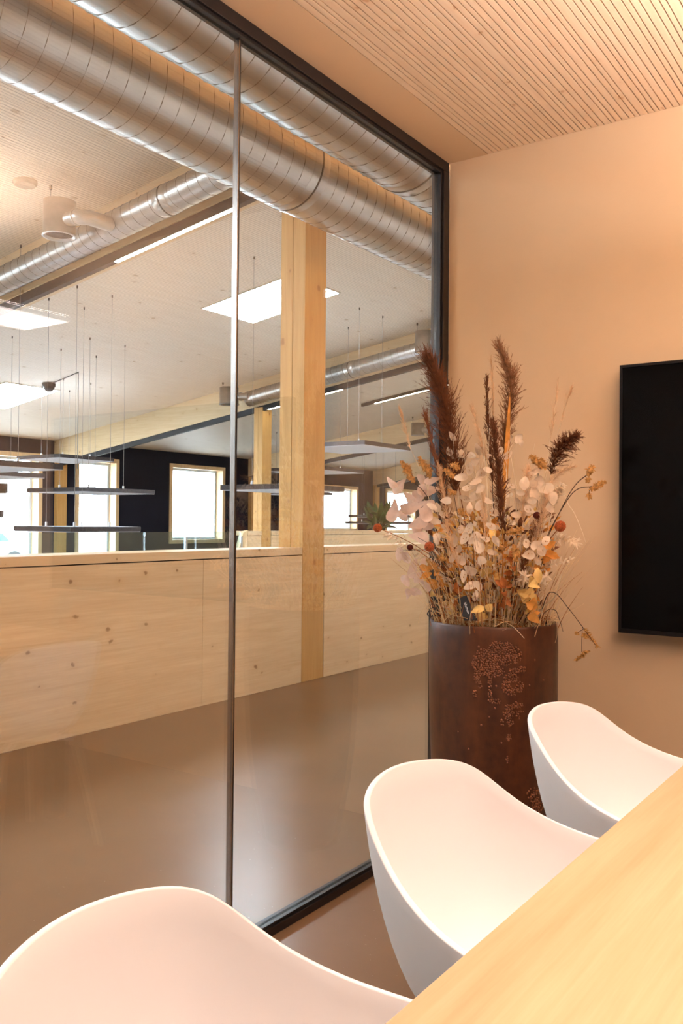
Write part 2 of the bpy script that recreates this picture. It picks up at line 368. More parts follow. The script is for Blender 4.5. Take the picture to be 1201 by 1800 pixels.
# far dark wall with cut-out openings; left ones out of view added for light
WIN = [(-3.4, -1.5, 0.05, 2.52), (-0.2, 1.7, 0.05, 2.52), (3.3, 5.2, 0.05, 2.52), (6.6, 8.4, 0.05, 2.52), (9.35, 11.11, 0.05, 2.52), (11.93, 13.09, 0.05, 2.53), (14.61, 16.50, 0.66, 2.54), (20.55, 22.50, 0.90, 2.28), (24.1, 26.0, 0.05, 2.30)]
wf = sempty('wall_far', (XF, 0, 0), 'dark charcoal outer wall with timber-framed windows')
yy = YN; TH = 0.30
for (a, b, z0, z1) in WIN:
    block('wall_section', (XF-TH, yy, -0.3), (XF, a, zc_at(XF)+0.02), 'charcoal_wall', wf)
    block('wall_section', (XF-TH, a, z1), (XF, b, zc_at(XF)+0.02), 'charcoal_wall', wf)
    block('wall_section', (XF-TH, a, -0.3), (XF, b, z0), 'charcoal_wall', wf)
    yy = b
block('wall_section', (XF-TH, yy, -0.3), (XF, YE, zc_at(XF)+0.02), 'charcoal_wall', wf)
plain('window_sash', (0.62, 0.72, 0.85, 1), 0.4)
for i, (a, b, z0, z1) in enumerate(WIN):
    w = sempty('window_%d' % (i+1), (XF, (a+b)/2, z0), 'timber-framed window in the dark wall, of a row extended unseen for light'); t = 0.09
    for q in (((XF-0.28, a, z0), (XF+0.03, a+t, z1)), ((XF-0.28, b-t, z0), (XF+0.03, b, z1)), ((XF-0.28, a+t, z1-t), (XF+0.03, b-t, z1)), ((XF-0.28, a+t, z0), (XF+0.03, b-t, z0+t))):
        block('window_frame', q[0], q[1], 'pine_window', w, 0.004)
    s = 0.05
    for q in (((XF-0.26, a+t, z0+t), (XF-0.20, a+t+s, z1-t)), ((XF-0.26, b-t-s, z0+t), (XF-0.20, b-t, z1-t)), ((XF-0.26, a+t+s, z1-t-s), (XF-0.20, b-t-s, z1-t)), ((XF-0.26, a+t+s, z0+t), (XF-0.20, b-t-s, z0+t+s))):
        block('sash', q[0], q[1], 'window_sash', w)
    block('glass_pane', (XF-0.236, a+t+s, z0+t+s), (XF-0.228, b-t-s, z1-t-s), 'window_glass', w)
# eaves outside the windows
ev = struct(slope_box('roof_eaves', XF-1.7, XF-0.30, YN, YE, ZC0-0.02, 0.2, 'pine_ceiling'), 'timber roof overhang outside the windows')
# skylights; those out of view are added to bring in more daylight
SKY = [(-6.10, 1.97), (-11.58, 1.97), (-6.10, -3.9), (-6.10, 8.04), (-11.58, 8.04), (-2.15, 14.11), (-6.10, 20.18), (-2.15, 20.18), (-6.10, 26.2)]
for i, (xa, ya) in enumerate(SKY):
    xb, yb = xa+1.40, ya+0.96
    w = sempty('window_%d' % (len(WIN)+i+1), (xa, ya, zc_at(xa)), 'bright rectangular skylight in the sloping ceiling, of a set extended unseen for daylight')
    slope_box('skylight_pane', xa, xb, ya, yb, ZC0-0.012, 0.010, 'skylight_glow', w)
    for q in ((xa-0.02, xb+0.02, ya-0.02, ya), (xa-0.02, xb+0.02, yb, yb+0.02), (xa-0.02, xa, ya, yb), (xb, xb+0.02, ya, yb)):
        slope_box('skylight_trim', q[0], q[1], q[2], q[3], ZC0-0.014, 0.013, 'pine_ceiling', w)

# beams and columns
BY = [5.33, 11.40, 17.40, 23.35]
bl = ['pine roof beam nearest the glass, resting on the tall front column', 'second pine roof beam behind the front column, with a duct on its face', 'third pine roof beam, seen beyond the hanging panel', 'farthest visible pine roof beam above the green plant']
for y, lb in zip(BY, bl):
    o = slope_box('roof_beam', XF, 0.0-0.07, y, y+0.27, ZB0, ZC0-ZB0-0.001, 'pine_beam'); tag(o, lb, 'beam', 'pine roof beams')
def column(x0, y0, w, d, lb, zb=0.0):
    ztop = zb_at(x0-d)
    e = thing('timber_column', (x0-d/2, y0+w/2, zb), lb, 'column', 'timber columns')
    h = d/2-0.0015   # two glued lamella halves, as the seam on the face shows
    block('lamella', (x0-h, y0, zb), (x0, y0+w, ztop-0.002), 'pine_column', e, 0.003)
    block('lamella', (x0-d, y0, zb), (x0-h-0.003, y0+w, ztop-0.002), 'pine_column', e, 0.003)
    block('core', (x0-h-0.003, y0+0.004, zb), (x0-h, y0+w-0.004, ztop-0.004), 'groove_dark', e)
    return e
column(XP, 5.325, 0.272, 0.236, 'tall square pine column rising through the front parapet')
column(XP2, 11.405, 0.24, 0.19, 'slim pine column on the second parapet, left of the tall front column')
for y in (11.41, 17.41, 23.36):
    o = block('wall_post', (XF+0.002, y, 0.001), (XF+0.10, y+0.235, zb_at(XF+0.0)-0.002), 'pine_column')
    tag(o, {11.41: 'pine wall post between the two left windows', 17.41: 'pine wall post at the dark wall, just left of the slim column', 23.36: 'pine wall post under the farthest beam, behind the plant'}[y], 'post', 'pine wall posts')

# front parapet: flush panels, cap rail, recessed joints
pa = sempty('wall_parapet', (XP, 0, 0), 'knotty pine parapet along the corridor')
PZ = 0.962
block('core', (XP-0.10, YN, 0.0), (XP-0.02, 5.325-0.001, PZ-0.002), 'groove_dark', pa)
block('core', (XP-0.10, 5.598, 0.0), (XP-0.02, YE, PZ-0.002), 'groove_dark', pa)
segs = [(YN, -0.75), (-0.748, 1.76), (1.762, 4.25), (4.252, 5.320), (5.604, 8.10), (8.102, 10.6), (10.602, 16), (16.002, YE)]
for a, b in segs: block('panel', (XP-0.02, a, 0.0005), (XP, b, PZ-0.004), 'pine_panel', pa, 0.001)
for a, b in ((YN, 5.320), (5.604, YE)): block('back_panel', (XP-0.29, a, -0.3), (XP-0.27, b, PZ), 'pine_panel', pa)
for a, b in ((YN, 5.320), (5.604, YE)): block('cap_rail', (XP-0.30, a, PZ+0.003), (XP, b, 1.018), 'pine_panel', pa, 0.002)
# second parapet across the void
pb = sempty('wall_parapet_far', (XP2, 0, 0), 'second pine parapet across the void')
block('panel', (XP2-0.08, 11.66, -0.31), (XP2, YE, 0.965), 'pine_panel', pb)
block('panel', (XP2-0.08, 11.05, -0.31), (XP2, 11.40, 0.965), 'pine_panel', pb)
for a, b in ((11.05, 11.40), (11.66, YE)): block('cap_rail', (XP2-0.26, a, 0.972), (XP2+0.01, b, 1.045), 'pine_panel', pb, 0.002)
# glass balustrade continuing it to the left
gb = thing('glass_balustrade', (XP2, 8.0, 0), 'tinted glass balustrade left of the second parapet, across the void', 'balustrade')
for k in range(7):
    a = 3.62+1.04*k; MB().box((XP2-0.02, a, -0.05), (XP2-0.005, a+1.02, 1.04)).build('glass_pane', 'rail_glass', gb)
for yp in (3.6, 9.62, 10.88): block('post', (XP2-0.005, yp-0.02, -0.3), (XP2+0.03, yp+0.02, 0.96), 'rail_steel', gb, 0.003)
block('shoe', (XP2-0.04, 3.6, -0.3), (XP2+0.0, 10.92, -0.051), 'rail_steel', gb)
st = MB(); st.hexa([(XP2-0.06, 10.70, 0.45), (XP2+0.02, 10.70, 0.45), (XP2+0.02, 10.84, 0.45), (XP2-0.06, 10.84, 0.45), (XP2-0.06, 10.92, 1.02), (XP2+0.02, 10.92, 1.02), (XP2+0.02, 11.045, 1.06), (XP2-0.06, 11.045, 1.06)])
tag(st.build('stair_stringer', 'pine_window'), 'pale slanted timber stringer at the left end of the second parapet', 'stringer')

# ------------------------------------------------------------------ ducts
def spiral_duct(name, A, B, rad, pitch, lb, joints=(), grp=None, seg=40, seamr=0.0032):
    A = Vector(A); B = Vector(B); e = thing(name, A, lb, 'duct', grp)
    d = (B-A); L = d.length; d = d/L; a = Vector((0, 0, 1)); a = (a-d*a.dot(d)).normalized(); b = d.cross(a)
    MB().tube([A, A+d*(L*.5), B], rad, seg).build('pipe', 'duct_metal', e)
    nt = int(L/pitch); pts = []
    for k in range(nt*20):
        t = 2*math.pi*k/20; s = pitch*k/20
        pts.append(A+d*s+(a*math.cos(t)+b*math.sin(t))*(rad+0.0008))
    MB().tube(pts, seamr, 3, cap=False).build('spiral_seam', 'duct_seam', e)
    for s in joints:
        MB().tube([A+d*(s-0.006), A+d*(s+0.006)], rad+0.007, seg).build('joint_ring', 'duct_rubber', e)
        MB().tube([A+d*(s-0.075), A+d*(s-0.07), A+d*(s+0.07), A+d*(s+0.075)], [rad+.001, rad+.004, rad+.004, rad+.001], seg, cap=False).build('joint_sleeve', 'duct_metal', e)
    return e
spiral_duct('ventilation_duct', (-0.90, -4.2, 3.335), (-0.90, 22, 3.335), 0.25, 0.105, 'large spiral ventilation duct running closest to the glass, uppermost in view', (4.2+4.27,), 'main ducts')
spiral_duct('ventilation_duct', (-1.72, -4.2, 3.385), (-1.72, 22, 3.385), 0.25, 0.110, 'large spiral ventilation duct just below and behind the uppermost one', (4.2+4.25,), 'main ducts')
def along(x, y, dz): return Vector((x, y, zb_at(x)+dz))
spiral_duct('branch_duct', along(-13.2, 5.13, 0.085), along(-2.15, 5.13, 0.085), 0.125, 0.11, 'slim branch duct along the nearest roof beam, upper left', (9.6,), 'branch ducts', 28, 0.0025)
spiral_duct('branch_duct', along(-8.05, 11.17, 0.10), along(-2.15, 11.17, 0.10), 0.125, 0.11, 'slim branch duct along the second roof beam, behind the tall column', (0.9, 2.1), 'branch ducts', 28, 0.0025)
spiral_duct('branch_duct', along(-8.0, 17.17, 0.10), along(-2.15, 17.17, 0.10), 0.125, 0.11, 'small distant branch duct along the third roof beam', (), 'branch ducts', 24, 0.0025)
def diffuser(c, rad, h, duct_y, lb):
    c = Vector(c); e = thing('air_diffuser', c, lb, 'diffuser', 'round air diffusers')
    MB().lathe([(rad*0.30, h), (rad, h), (rad, 0.008), (rad+0.008, 0.0), (rad+0.008, -0.008), (rad-0.012, -0.008), (rad-0.022, 0.02)], c, 36).build('drum', 'duct_metal', e)
    MB().lathe([(0.0, 0.012), (rad-0.02, 0.012), (rad-0.03, 0.02), (0, 0.022)], c, 32).build('inner_plate', 'duct_rubber', e)
    z = c.z+h*0.40
    MB().tube([(c.x+rad*0.6, c.y, z), (c.x+rad+0.10, c.y, z), (c.x+rad+0.17, c.y+0.06, z), (c.x+rad+0.19, duct_y-0.10, z)], 0.062, 20).build('elbow', 'duct_metal', e)
    MB().tube([(c.x+rad+0.085, c.y-0.0, z), (c.x+rad+0.098, c.y, z)], 0.070, 20).build('collar', 'duct_metal', e)
    t = c+Vector((-rad*0.9, 0, h))
    MB().tube([t, (t.x, t.y, zc_at(t.x))], 0.0025, 6).build('hanger_wire', 'cable_grey', e)
    MB().tube([(t.x, t.y, zc_at(t.x)-0.035), (t.x, t.y, zc_at(t.x))], 0.012, 8).build('ceiling_knob', 'black_soft', e)
    return e
diffuser((-4.61, 4.75, 3.62), 0.135, 0.29, 5.13, 'brushed metal drum diffuser hanging in the upper left')
diffuser((-4.60, 11.0, 3.655), 0.14, 0.28, 11.17, 'drum diffuser beside the glass frame, above the big brown plume')
diffuser((-8.33, 11.0, 3.155), 0.16, 0.275, 11.17, 'drum diffuser at the end of a duct, beside the glass joint')
diffuser((-8.17, 17.0, 3.14), 0.145, 0.265, 17.17, 'small distant drum diffuser behind the left plume')

# ------------------------------------------------------------------ light tracks
def track(xa, xb, y, dz, lb, cells, plane=None):
    f = zb_at if plane is None else plane
    e = thing('light_track', (xa, y, f(xa)+dz), lb, 'track light', 'linear track lights')
    def sb(name, x0, x1, y0, y1, h0, h1, mat):
        p = [(x0, y0, f(x0)+h0), (x1, y0, f(x1)+h0), (x1, y1, f(x1)+h0), (x0, y1, f(x0)+h0)]
        q = [(x0, y0, f(x0)+h1), (x1, y0, f(x1)+h1), (x1, y1, f(x1)+h1), (x0, y1, f(x0)+h1)]
        return MB().hexa(p+q).build(name, mat, e)
    sb('rail', xa, xb, y, y+0.06, dz, -0.001, 'black_soft')
    for (c0, c1, nn) in cells:
        w = (c1-c0)/nn
        for k in range(nn): sb('led_cell', c0+k*w+w*0.12, c0+(k+1)*w-w*0.12, y+0.008, y+0.047, dz-0.006, dz-0.0005, 'led_glow')
    return e
track(-13.3, -2.2, 5.345, -0.088, 'black track along the nearest roof beam with a row of lit cells', [(-4.62, -3.16, 24)])
track(-13.3, -2.2, 11.415, -0.088, 'black track along the second roof beam, passing behind the tall column', [(-7.85, -7.30, 7), (-6.9, -6.33, 7)])
track(-13.3, -2.2, 17.415, -0.088, 'thin black track along the third roof beam', [])
track(-13.3, -2.2, 23.365, -0.088, 'thin black track under the farthest roof beam', [])
track(-8.15, -5.2, 14.70, -0.06, 'free black track with tiny lit cells on the ceiling, left of the big plume', [(-7.85, -5.3, 36)], zc_at)

# unseen light bars added above the partition to brighten parapet, corridor floor and ceiling
e = thing('light_track', (-0.15, 3.0, 2.98), 'unseen fill light bars added above the glass partition to brighten the corridor', 'track light', 'linear track lights')
block('rail', (-0.20, -4.0, 2.98), (-0.13, 20.0, 3.04), 'black_soft', e)
for k in range(8): block('bracket', (-0.13, -3.8+3.3*k, 2.99), (-0.06, -3.74+3.3*k, 3.03), 'black_soft', e)
for k in range(12): block('fill_bar', (-0.193, -3.9+2.0*k, 2.970), (-0.137, -2.1+2.0*k, 2.9795), 'corridor_fill', e)
for k in range(12): block('fill_bar', (-0.193, -3.9+2.0*k, 3.0405), (-0.137, -2.1+2.0*k, 3.048), 'corridor_fill_up', e)

# ------------------------------------------------------------------ hanging acoustic panels
def panel(cx, cy, z, s, lb, sy=None, th=0.06, cables=True):
    sy = sy or s; hx, hy = s/2, sy/2
    e = thing('acoustic_panel', (cx, cy, z), lb, 'acoustic panel', 'hanging acoustic panels')
    block('face_felt', (cx-hx+0.004, cy-hy+0.004, z), (cx+hx-0.004, cy+hy-0.004, z+th), 'felt_pale', e)
    for q in (((cx+hx-0.004, cy-hy, z+0.006), (cx+hx+0.002, cy+hy, z+th)), ((cx-hx-0.002, cy-hy, z+0.006), (cx-hx+0.004, cy+hy, z+th)),
              ((cx-hx+0.004, cy-hy-0.002, z+0.006), (cx+hx-0.004, cy-hy+0.004, z+th)), ((cx-hx+0.004, cy+hy-0.004, z+0.006), (cx+hx-0.004, cy+hy+0.002, z+th))):
        block('edge_band', q[0], q[1], 'felt_edge', e)
    for sx in (-1, 1):
        for sg in (-1, 1):
            px, py = cx+sx*hx*0.5, cy+sg*hy*0.5; zt = zc_at(px)
            MB().tube([(px, py, z+th), (px, py, z+th+0.05)], 0.012, 8).build('clip', 'rail_steel', e)
            MB().tube([(px, py, z+th+0.05), (px, py, zt-0.03)], 0.0022, 5, cap=False).build('cable', 'cable_grey', e)
            MB().tube([(px, py, zt-0.03), (px, py, zt)], 0.008, 8).build('ceiling_knob', 'black_soft', e)
    return e
panel(-8.10, 7.98, 1.57, 1.2, 'pale acoustic panel hanging across the two left windows, upper of the pair')
panel(-6.68, 6.63, 1.075, 1.0, 'dark-edged acoustic panel hanging lowest, just above the glass balustrade')
panel(-6.20, 4.98, 1.70, 1.2, 'thick dark-edged acoustic panel at the left picture edge, below the dark wall top')
panel(-9.85, 8.90, 2.13, 1.04, 'small whitish acoustic panel hanging in front of the left wall post')
panel(-8.6, 6.55, 1.74, 1.2, 'thin acoustic panel at the left picture edge, second below the thick dark-edged one')
panel(-3.15, 2.73, 1.36, 0.66, 'short dark-edged acoustic panel at the left picture edge, over the window')
panel(-4.85, 3.80, 1.223, 0.73, 'dark acoustic panel at eye level on the left picture edge')
panel(-4.39, 7.54, 1.54, 0.96, 'long dark-edged acoustic panel passing behind the tall column')
panel(-5.15, 10.0, 2.20, 1.15, 'bluish acoustic panel tilted towards the viewer right of the tall column')
panel(-7.5, 12.33, 2.06, 1.2, 'acoustic panel right of the tall column below the bluish one')
panel(-10.5, 15.6, 1.80, 1.2, 'small distant acoustic panel across the top of the bright window')
panel(-10.2, 18.6, 1.16, 1.2, 'distant acoustic panel low beside the green plant')
panel(-10.8, 19.6, 1.33, 1.2, 'highest of the distant panels beside the green plant')

# cable drop with black ceiling rose, grey ceiling disc
cr = hp(86, 674); cr2 = hp(138, 652)
e = thing('ceiling_cable', (cr.x, cr.y, cr.z), 'black ceiling rose with a cable run that drops to the panels', 'cable')
MB().blob((cr.x, cr.y, cr.z-0.06), (0.085, 0.085, 0.075), 14, 8).build('ceiling_rose', 'black_soft', e)
MB().tube([(cr.x, cr.y, cr.z), (cr.x, cr.y, cr.z-0.05)], 0.10, 16).build('rose_plate', 'black_soft', e)
MB().tube([(cr.x, cr.y, cr.z-0.02), (cr2.x, cr2.y, cr2.z-0.02)], 0.008, 6).build('cable_run', 'black_soft', e)
MB().tube([(cr2.x, cr2.y, cr2.z-0.02), (cr2.x, cr2.y, 1.97)], 0.006, 6).build('cable_drop', 'cable_grey', e)
dc = hp(44, 320)
MB_ = MB().tube([(dc.x, dc.y, dc.z-0.03), (dc.x, dc.y, dc.z-0.012), (dc.x, dc.y, dc.z+0.02)], [0.085, 0.10, 0.10], 28)
tag(MB_.build('ceiling_disc', 'disc_grey'), 'round grey cover on the ceiling, upper left', 'ceiling cover')

# plant behind the second parapet
pc = Vector((-8.75, 16.3, 0.0)); q = at(664, 915, 16.3); pc.x = q.x
e = thing('potted_plant', (pc.x, pc.y, 0), 'green leafy plant standing behind the second parapet', 'plant')
MB().lathe([(0.0, 0.02), (0.17, 0.0), (0.21, 0.45), (0.20, 0.47), (0.18, 0.44), (0.0, 0.42)], (pc.x, pc.y, 0), 24).build('pot', 'pot_grey', e)
MB().tube([(pc.x, pc.y, 0.42), (pc.x+0.02, pc.y, 0.9), (pc.x, pc.y, 1.35)], [0.02, 0.015, 0.008], 8).build('trunk', 'twig_dark', e)
rn = random.Random(3)
for k in range(34):
    z = 0.92+0.46*rn.random(); a = rn.uniform(0, 6.28); ln = rn.uniform(0.34, 0.56); up = rn.uniform(-0.05, 0.9) if z < 1.2 else rn.uniform(0.5, 1.5)
    b0 = Vector((pc.x+0.01, pc.y, z)); dr = Vector((math.cos(a), math.sin(a), up)).normalized()
    MB().leaf(b0, b0+dr*ln, 0.085, (0, 0, 1) if up < 0.8 else (math.cos(a), math.sin(a), -0.3), 0.12, 5).build('leaf', 'leaf_green', e)

# pale car outside the left window
e = thing('parked_car', (-22.0, 12.0, -0.4), 'pale car parked outside the leftmost window', 'car')
c0 = Vector((-22.0, 14.5, -0.4)); e.location = c0
prof = [(-2.1, 0.35), (-2.1, 0.8), (-1.5, 0.92), (-0.9, 1.42), (0.7, 1.45), (1.5, 0.95), (2.15, 0.85), (2.2, 0.35)]
mb = MB(); vs = [(c0.x+s*0.85, c0.y+a, c0.z+b) for s in (-1, 1) for a, b in prof]; nn = len(prof)
mb.add(vs, [tuple(range(nn-1, -1, -1)), tuple(range(nn, 2*nn))]+[(i, (i+1) % nn, nn+(i+1) % nn, nn+i) for i in range(nn)]); mb.build('body', 'car_white', e, 0.05, 3)
for a0, a1, b0, b1 in ((-1.05, -0.1, -0.85, -0.1), (0.0, 1.2, 0.0, 0.75)):
    mb = MB(); z0, z1 = c0.z+0.95, c0.z+1.36; xx = c0.x+0.86
    mb.add([(xx, c0.y+a0-0.25*(a0 < -1), z0), (xx, c0.y+a1, z0), (xx, c0.y+b1, z1), (xx, c0.y+b0, z1)], [(0, 1, 2, 3)]); mb.build('side_window', 'car_glass', e)
for a in (-1.3, 1.35): MB().tube([(c0.x+0.70, c0.y+a, c0.z+0.33), (c0.x+0.88, c0.y+a, c0.z+0.33)], 0.33, 24).build('wheel', 'black_soft', e)

# ================================================================== FURNITURE OF THE MEETING ROOM
# table
T0, T1, TY0, TY1, TZ = 1.200, 2.30, 0.15, 2.45, 0.74
e = thing('conference_table', ((T0+T1)/2, (TY0+TY1)/2, 0), 'pale oak conference table in front of the white chairs', 'table')
block('table_top', (T0, TY0, TZ-0.032), (T1, TY1, TZ), 'oak_table', e, 0.002)
for sx in (T0+0.10, T1-0.17):
    for sy in (TY0+0.10, TY1-0.17): block('leg', (sx, sy, 0), (sx+0.07, sy+0.07, TZ-0.0325), 'black_frame', e, 0.004)
for sx in (T0+0.12, T1-0.15): block('apron', (sx, TY0+0.17, TZ-0.095), (sx+0.03, TY1-0.17, TZ-0.033), 'black_frame', e)

# white shell armchairs; rim curve is a symmetric spline
CP = [(-0.030, 0, 0.793), (0.001, 0.125, 0.783), (0.045, 0.186, 0.765), (0.107, 0.218, 0.698), (0.206, 0.255, 0.650), (0.331, 0.276, 0.635), (0.440, 0.270, 0.610), (0.500, 0.235, 0.52), (0.525, 0.150, 0.455), (0.530, 0.0, 0.442)]
def rim_curve(n=10):
    Q = [Vector((a, -b, c)) for a, b, c in CP[1:-1]][::-1]; Q = [Vector(CP[-1])]+Q+[Vector(p) for p in CP[:-1]]
    k = len(Q); out = []
    for i in range(k):
        a, b, c, d = Q[(i-1) % k], Q[i], Q[(i+1) % k], Q[(i+2) % k]
        for j in range(n):
            t = j/n; out.append(((1-t)**3*a+(3*t**3-6*t*t+4)*b+(-3*t**3+3*t*t+3*t+1)*c+t**3*d)/6)
    return out
def make_chair(lb):
    e = thing('shell_armchair', (0, 0, 0), lb, 'chair', 'white armchairs at the table')
    rim = rim_curve(8); N = len(rim); ctr = Vector((0.285, 0, 0.432)); VN = 14
    vs = []
    for p in rim:
        h = Vector((p.x-ctr.x, p.y-ctr.y, 0)); q = Vector((ctr.x+h.x*0.50, ctr.y+h.y*0.50, 0.437+0.012*max(0, -h.x)))
        kx = 0.80; kk = Vector((ctr.x+h.x*kx, ctr.y+h.y*kx, 0.445)); k1 = p*0.50+Vector((ctr.x+h.x*0.90, ctr.y+h.y*0.90, 0.50))*0.50
        for j in range(VN):
            t = j/(VN-1)
            vs.append(p*(1-t)**3+k1*3*t*(1-t)**2+kk*3*t*t*(1-t)+q*t**3)
    # centre fan
    fs = [(i*VN+j, ((i+1) % N)*VN+j, ((i+1) % N)*VN+j+1, i*VN+j+1) for i in range(N) for j in range(VN-1)]
    b = len(vs); vs.append(ctr)
    fs += [(i*VN+VN-1, ((i+1) % N)*VN+VN-1, b) for i in range(N)]
    mb = MB(); mb.add(vs, fs, True); o = mb.build('shell', 'shell_white', e)
    bm = bmesh.new(); bm.from_mesh(o.data); bmesh.ops.recalc_face_normals(bm, faces=bm.faces)
    up = sum((f.normal.z for f in bm.faces if abs(f.calc_center_median().x-0.285) < 0.1 and abs(f.calc_center_median().y) < 0.1))
    if up < 0: bmesh.ops.reverse_faces(bm, faces=bm.faces)
    bm.to_mesh(o.data); bm.free()
    s = o.modifiers.new('solid', 'SOLIDIFY'); s.thickness = 0.0105; s.offset = -1; s.use_even_offset = True
    bv = o.modifiers.new('bevel', 'BEVEL'); bv.width = 0.003; bv.segments = 2; bv.limit_method = 'ANGLE'; bv.angle_limit = R(50)
    for sx, sy in ((0.13, 0.15), (0.13, -0.15), (0.43, 0.16), (0.43, -0.16)):
        ox = -0.06 if sx < 0.2 else 0.07; oy = 0.07 if sy > 0 else -0.07
        MB().tube([(sx+ox*0.0, sy, 0.412), (sx+ox, sy+oy, 0.0)], [0.014, 0.010], 14).build('leg', 'oak_table', e)
    MB().tube([(0.13, 0.15, 0.409), (0.43, -0.16, 0.409)], 0.012, 10).build('seat_bracket', 'shell_white', e)
    MB().tube([(0.13, -0.15, 0.409), (0.43, 0.16, 0.409)], 0.012, 10).build('seat_bracket', 'shell_white', e)
    return e
def copy_tree(o, parent=None):
    c = o.copy(); COL.objects.link(c); c.parent = parent
    for ch in list(o.children): copy_tree(ch, c)
    return c
ch = make_chair('white shell armchair in the middle, directly before the brown planter')
ch.location = (0.861, 1.335, 0); ch.rotation_euler.z = 0.007
c2 = copy_tree(ch); c2['label'] = 'white shell armchair farthest away, under the television side of the table'; c2.location = (0.863, 1.992, 0); c2.rotation_euler.z = 0.002
c3 = copy_tree(ch); c3['label'] = 'white shell armchair nearest the camera, cut by the bottom picture edge'; c3.location = (0.880, 0.622, 0); c3.rotation_euler.z = 0.169

# television
TYF = 3.03
tl, tb = at(1089, 642.5, TYF), at(1094, 1112, TYF)
tx0, tz1, tz0 = tl.x+0.002, tl.z, tb.z; tx1 = tx0+(tz1-tz0)*16/9
e = thing('television', ((tx0+tx1)/2, TYF, tz0), 'large black television on the clay-coloured wall', 'television')
block('housing', (tx0, TYF+0.004, tz0), (tx1, TYF+0.040, tz1), 'tv_black', e, 0.003)
block('wall_mount', (tx0+0.4, TYF+0.040, tz0+0.2), (tx1-0.4, YB, tz1-0.2), 'black_soft', e)
block('screen', (tx0+0.009, TYF+0.001, tz0+0.014), (tx1-0.009, TYF+0.004, tz1-0.009), 'tv_screen', e)
for q in (((tx0, tz0), (tx0+0.009, tz1)), ((tx1-0.009, tz0), (tx1, tz1)), ((tx0+0.009, tz1-0.009), (tx1-0.009, tz1)), ((tx0+0.009, tz0), (tx1-0.009, tz0+0.014))):
    block('bezel', (q[0][0], TYF-0.002, q[0][1]), (q[1][0], TYF+0.004, q[1][1]), 'tv_black', e)

# pendant lamp over the table (mirrored in the glass)
e = thing('pendant_lamp', (1.725, 1.35, 2.10), 'flat warm pendant lamp over the table, mirrored in the glass upper left', 'lamp')
PX0, PX1, PY0, PY1, PZ0 = 1.57, 1.88, 0.20, 2.54, 2.10
block('housing', (PX0, PY0, PZ0+0.002), (PX1, PY1, PZ0+0.028), 'shell_white', e)
block('diffuser_below', (PX0+0.004, PY0+0.004, PZ0), (PX1-0.004, PY1-0.004, PZ0+0.0015), 'pendant_down', e)
block('diffuser_above', (PX0+0.004, PY0+0.004, PZ0+0.0285), (PX1-0.004, PY1-0.004, PZ0+0.030), 'pendant_up', e)
for yy in (PY0+0.3, PY1-0.3): MB().tube([(1.725, yy, PZ0+0.03), (1.725, yy, ZC)], 0.0015, 6).build('suspension_wire', 'rail_steel', e)

ld = bpy.data.lights.new('lamp_downlight', 'AREA'); ld.shape = 'RECTANGLE'; ld.size = PX1-PX0-0.02; ld.size_y = PY1-PY0-0.02
ld.energy = PENDANT_W; ld.color = WARM; ld.spread = R(80)
lo = bpy.data.objects.new('downlight', ld); COL.objects.link(lo); lo.parent = e; lo.location = (0, (PY0+PY1)/2-1.35, -0.004)

# ------------------------------------------------------------------ planter
VC = Vector((0.374, 2.72, 0.0)); VT = 0.894
e = thing('planter', tuple(VC), 'tall dark rust-brown cylinder planter with a patch of raised bubbles', 'planter')
def vr(z):
    pts = [(0, 0.140), (0.05, 0.148), (0.22, 0.181), (0.33, 0.195), (0.43, 0.2035), (0.62, 0.2115), (0.80, 0.2125), (0.894, 0.211)]
    for (a, ra), (b, rb) in zip(pts[:-1], pts[1:]):
        if a <= z <= b: t = (z-a)/(b-a); return ra+(rb-ra)*t
    return 0.211
prof = [(0.0, 0.0)]+[(vr(z), z) for z in [0.0, 0.02, 0.05, 0.1, 0.16, 0.22, 0.28, 0.33, 0.38, 0.43, 0.5, 0.56, 0.62, 0.7, 0.8, 0.86, 0.888]]+[(0.209, 0.8945), (0.204, 0.8945), (0.202, 0.888), (0.200, 0.80), (0.0, 0.80)]
MB().lathe(prof, VC, 72).build('body', 'rust_planter', e)
rn = random.Random(11)
def vase_pt(px, py):   # where the view through this spot meets the planter's skin -> stored as real points on the surface
    d = ray(px, py); z = 0.5; Pm = None
    for _ in range(6):
        r = vr(max(0, min(0.89, z))); ax, ay = CAM.x-VC.x, CAM.y-VC.y
        A = d.x*d.x+d.y*d.y; B = 2*(ax*d.x+ay*d.y); Cc = ax*ax+ay*ay-r*r; D = B*B-4*A*Cc
        if D < 0: return None
        t = (-B-math.sqrt(D))/(2*A); Pm = CAM+d*t; z = Pm.z
    return Pm
zf = lambda x, y: (740+x/4.62, 1060+y/4.62)
spots = []
def patch(cx, cy, rx, ry, n, hole=0.0):
    for _ in range(n*6):
        if n <= 0: break
        a, r = rn.uniform(0, 6.28), math.sqrt(rn.random())
        if r < hole: continue
        q = (cx+rx*r*math.cos(a), cy+ry*r*math.sin(a))
        if all((q[0]-s[0])**2+(q[1]-s[1])**2 > 13.5**2 for s in spots): spots.append(q); n -= 1
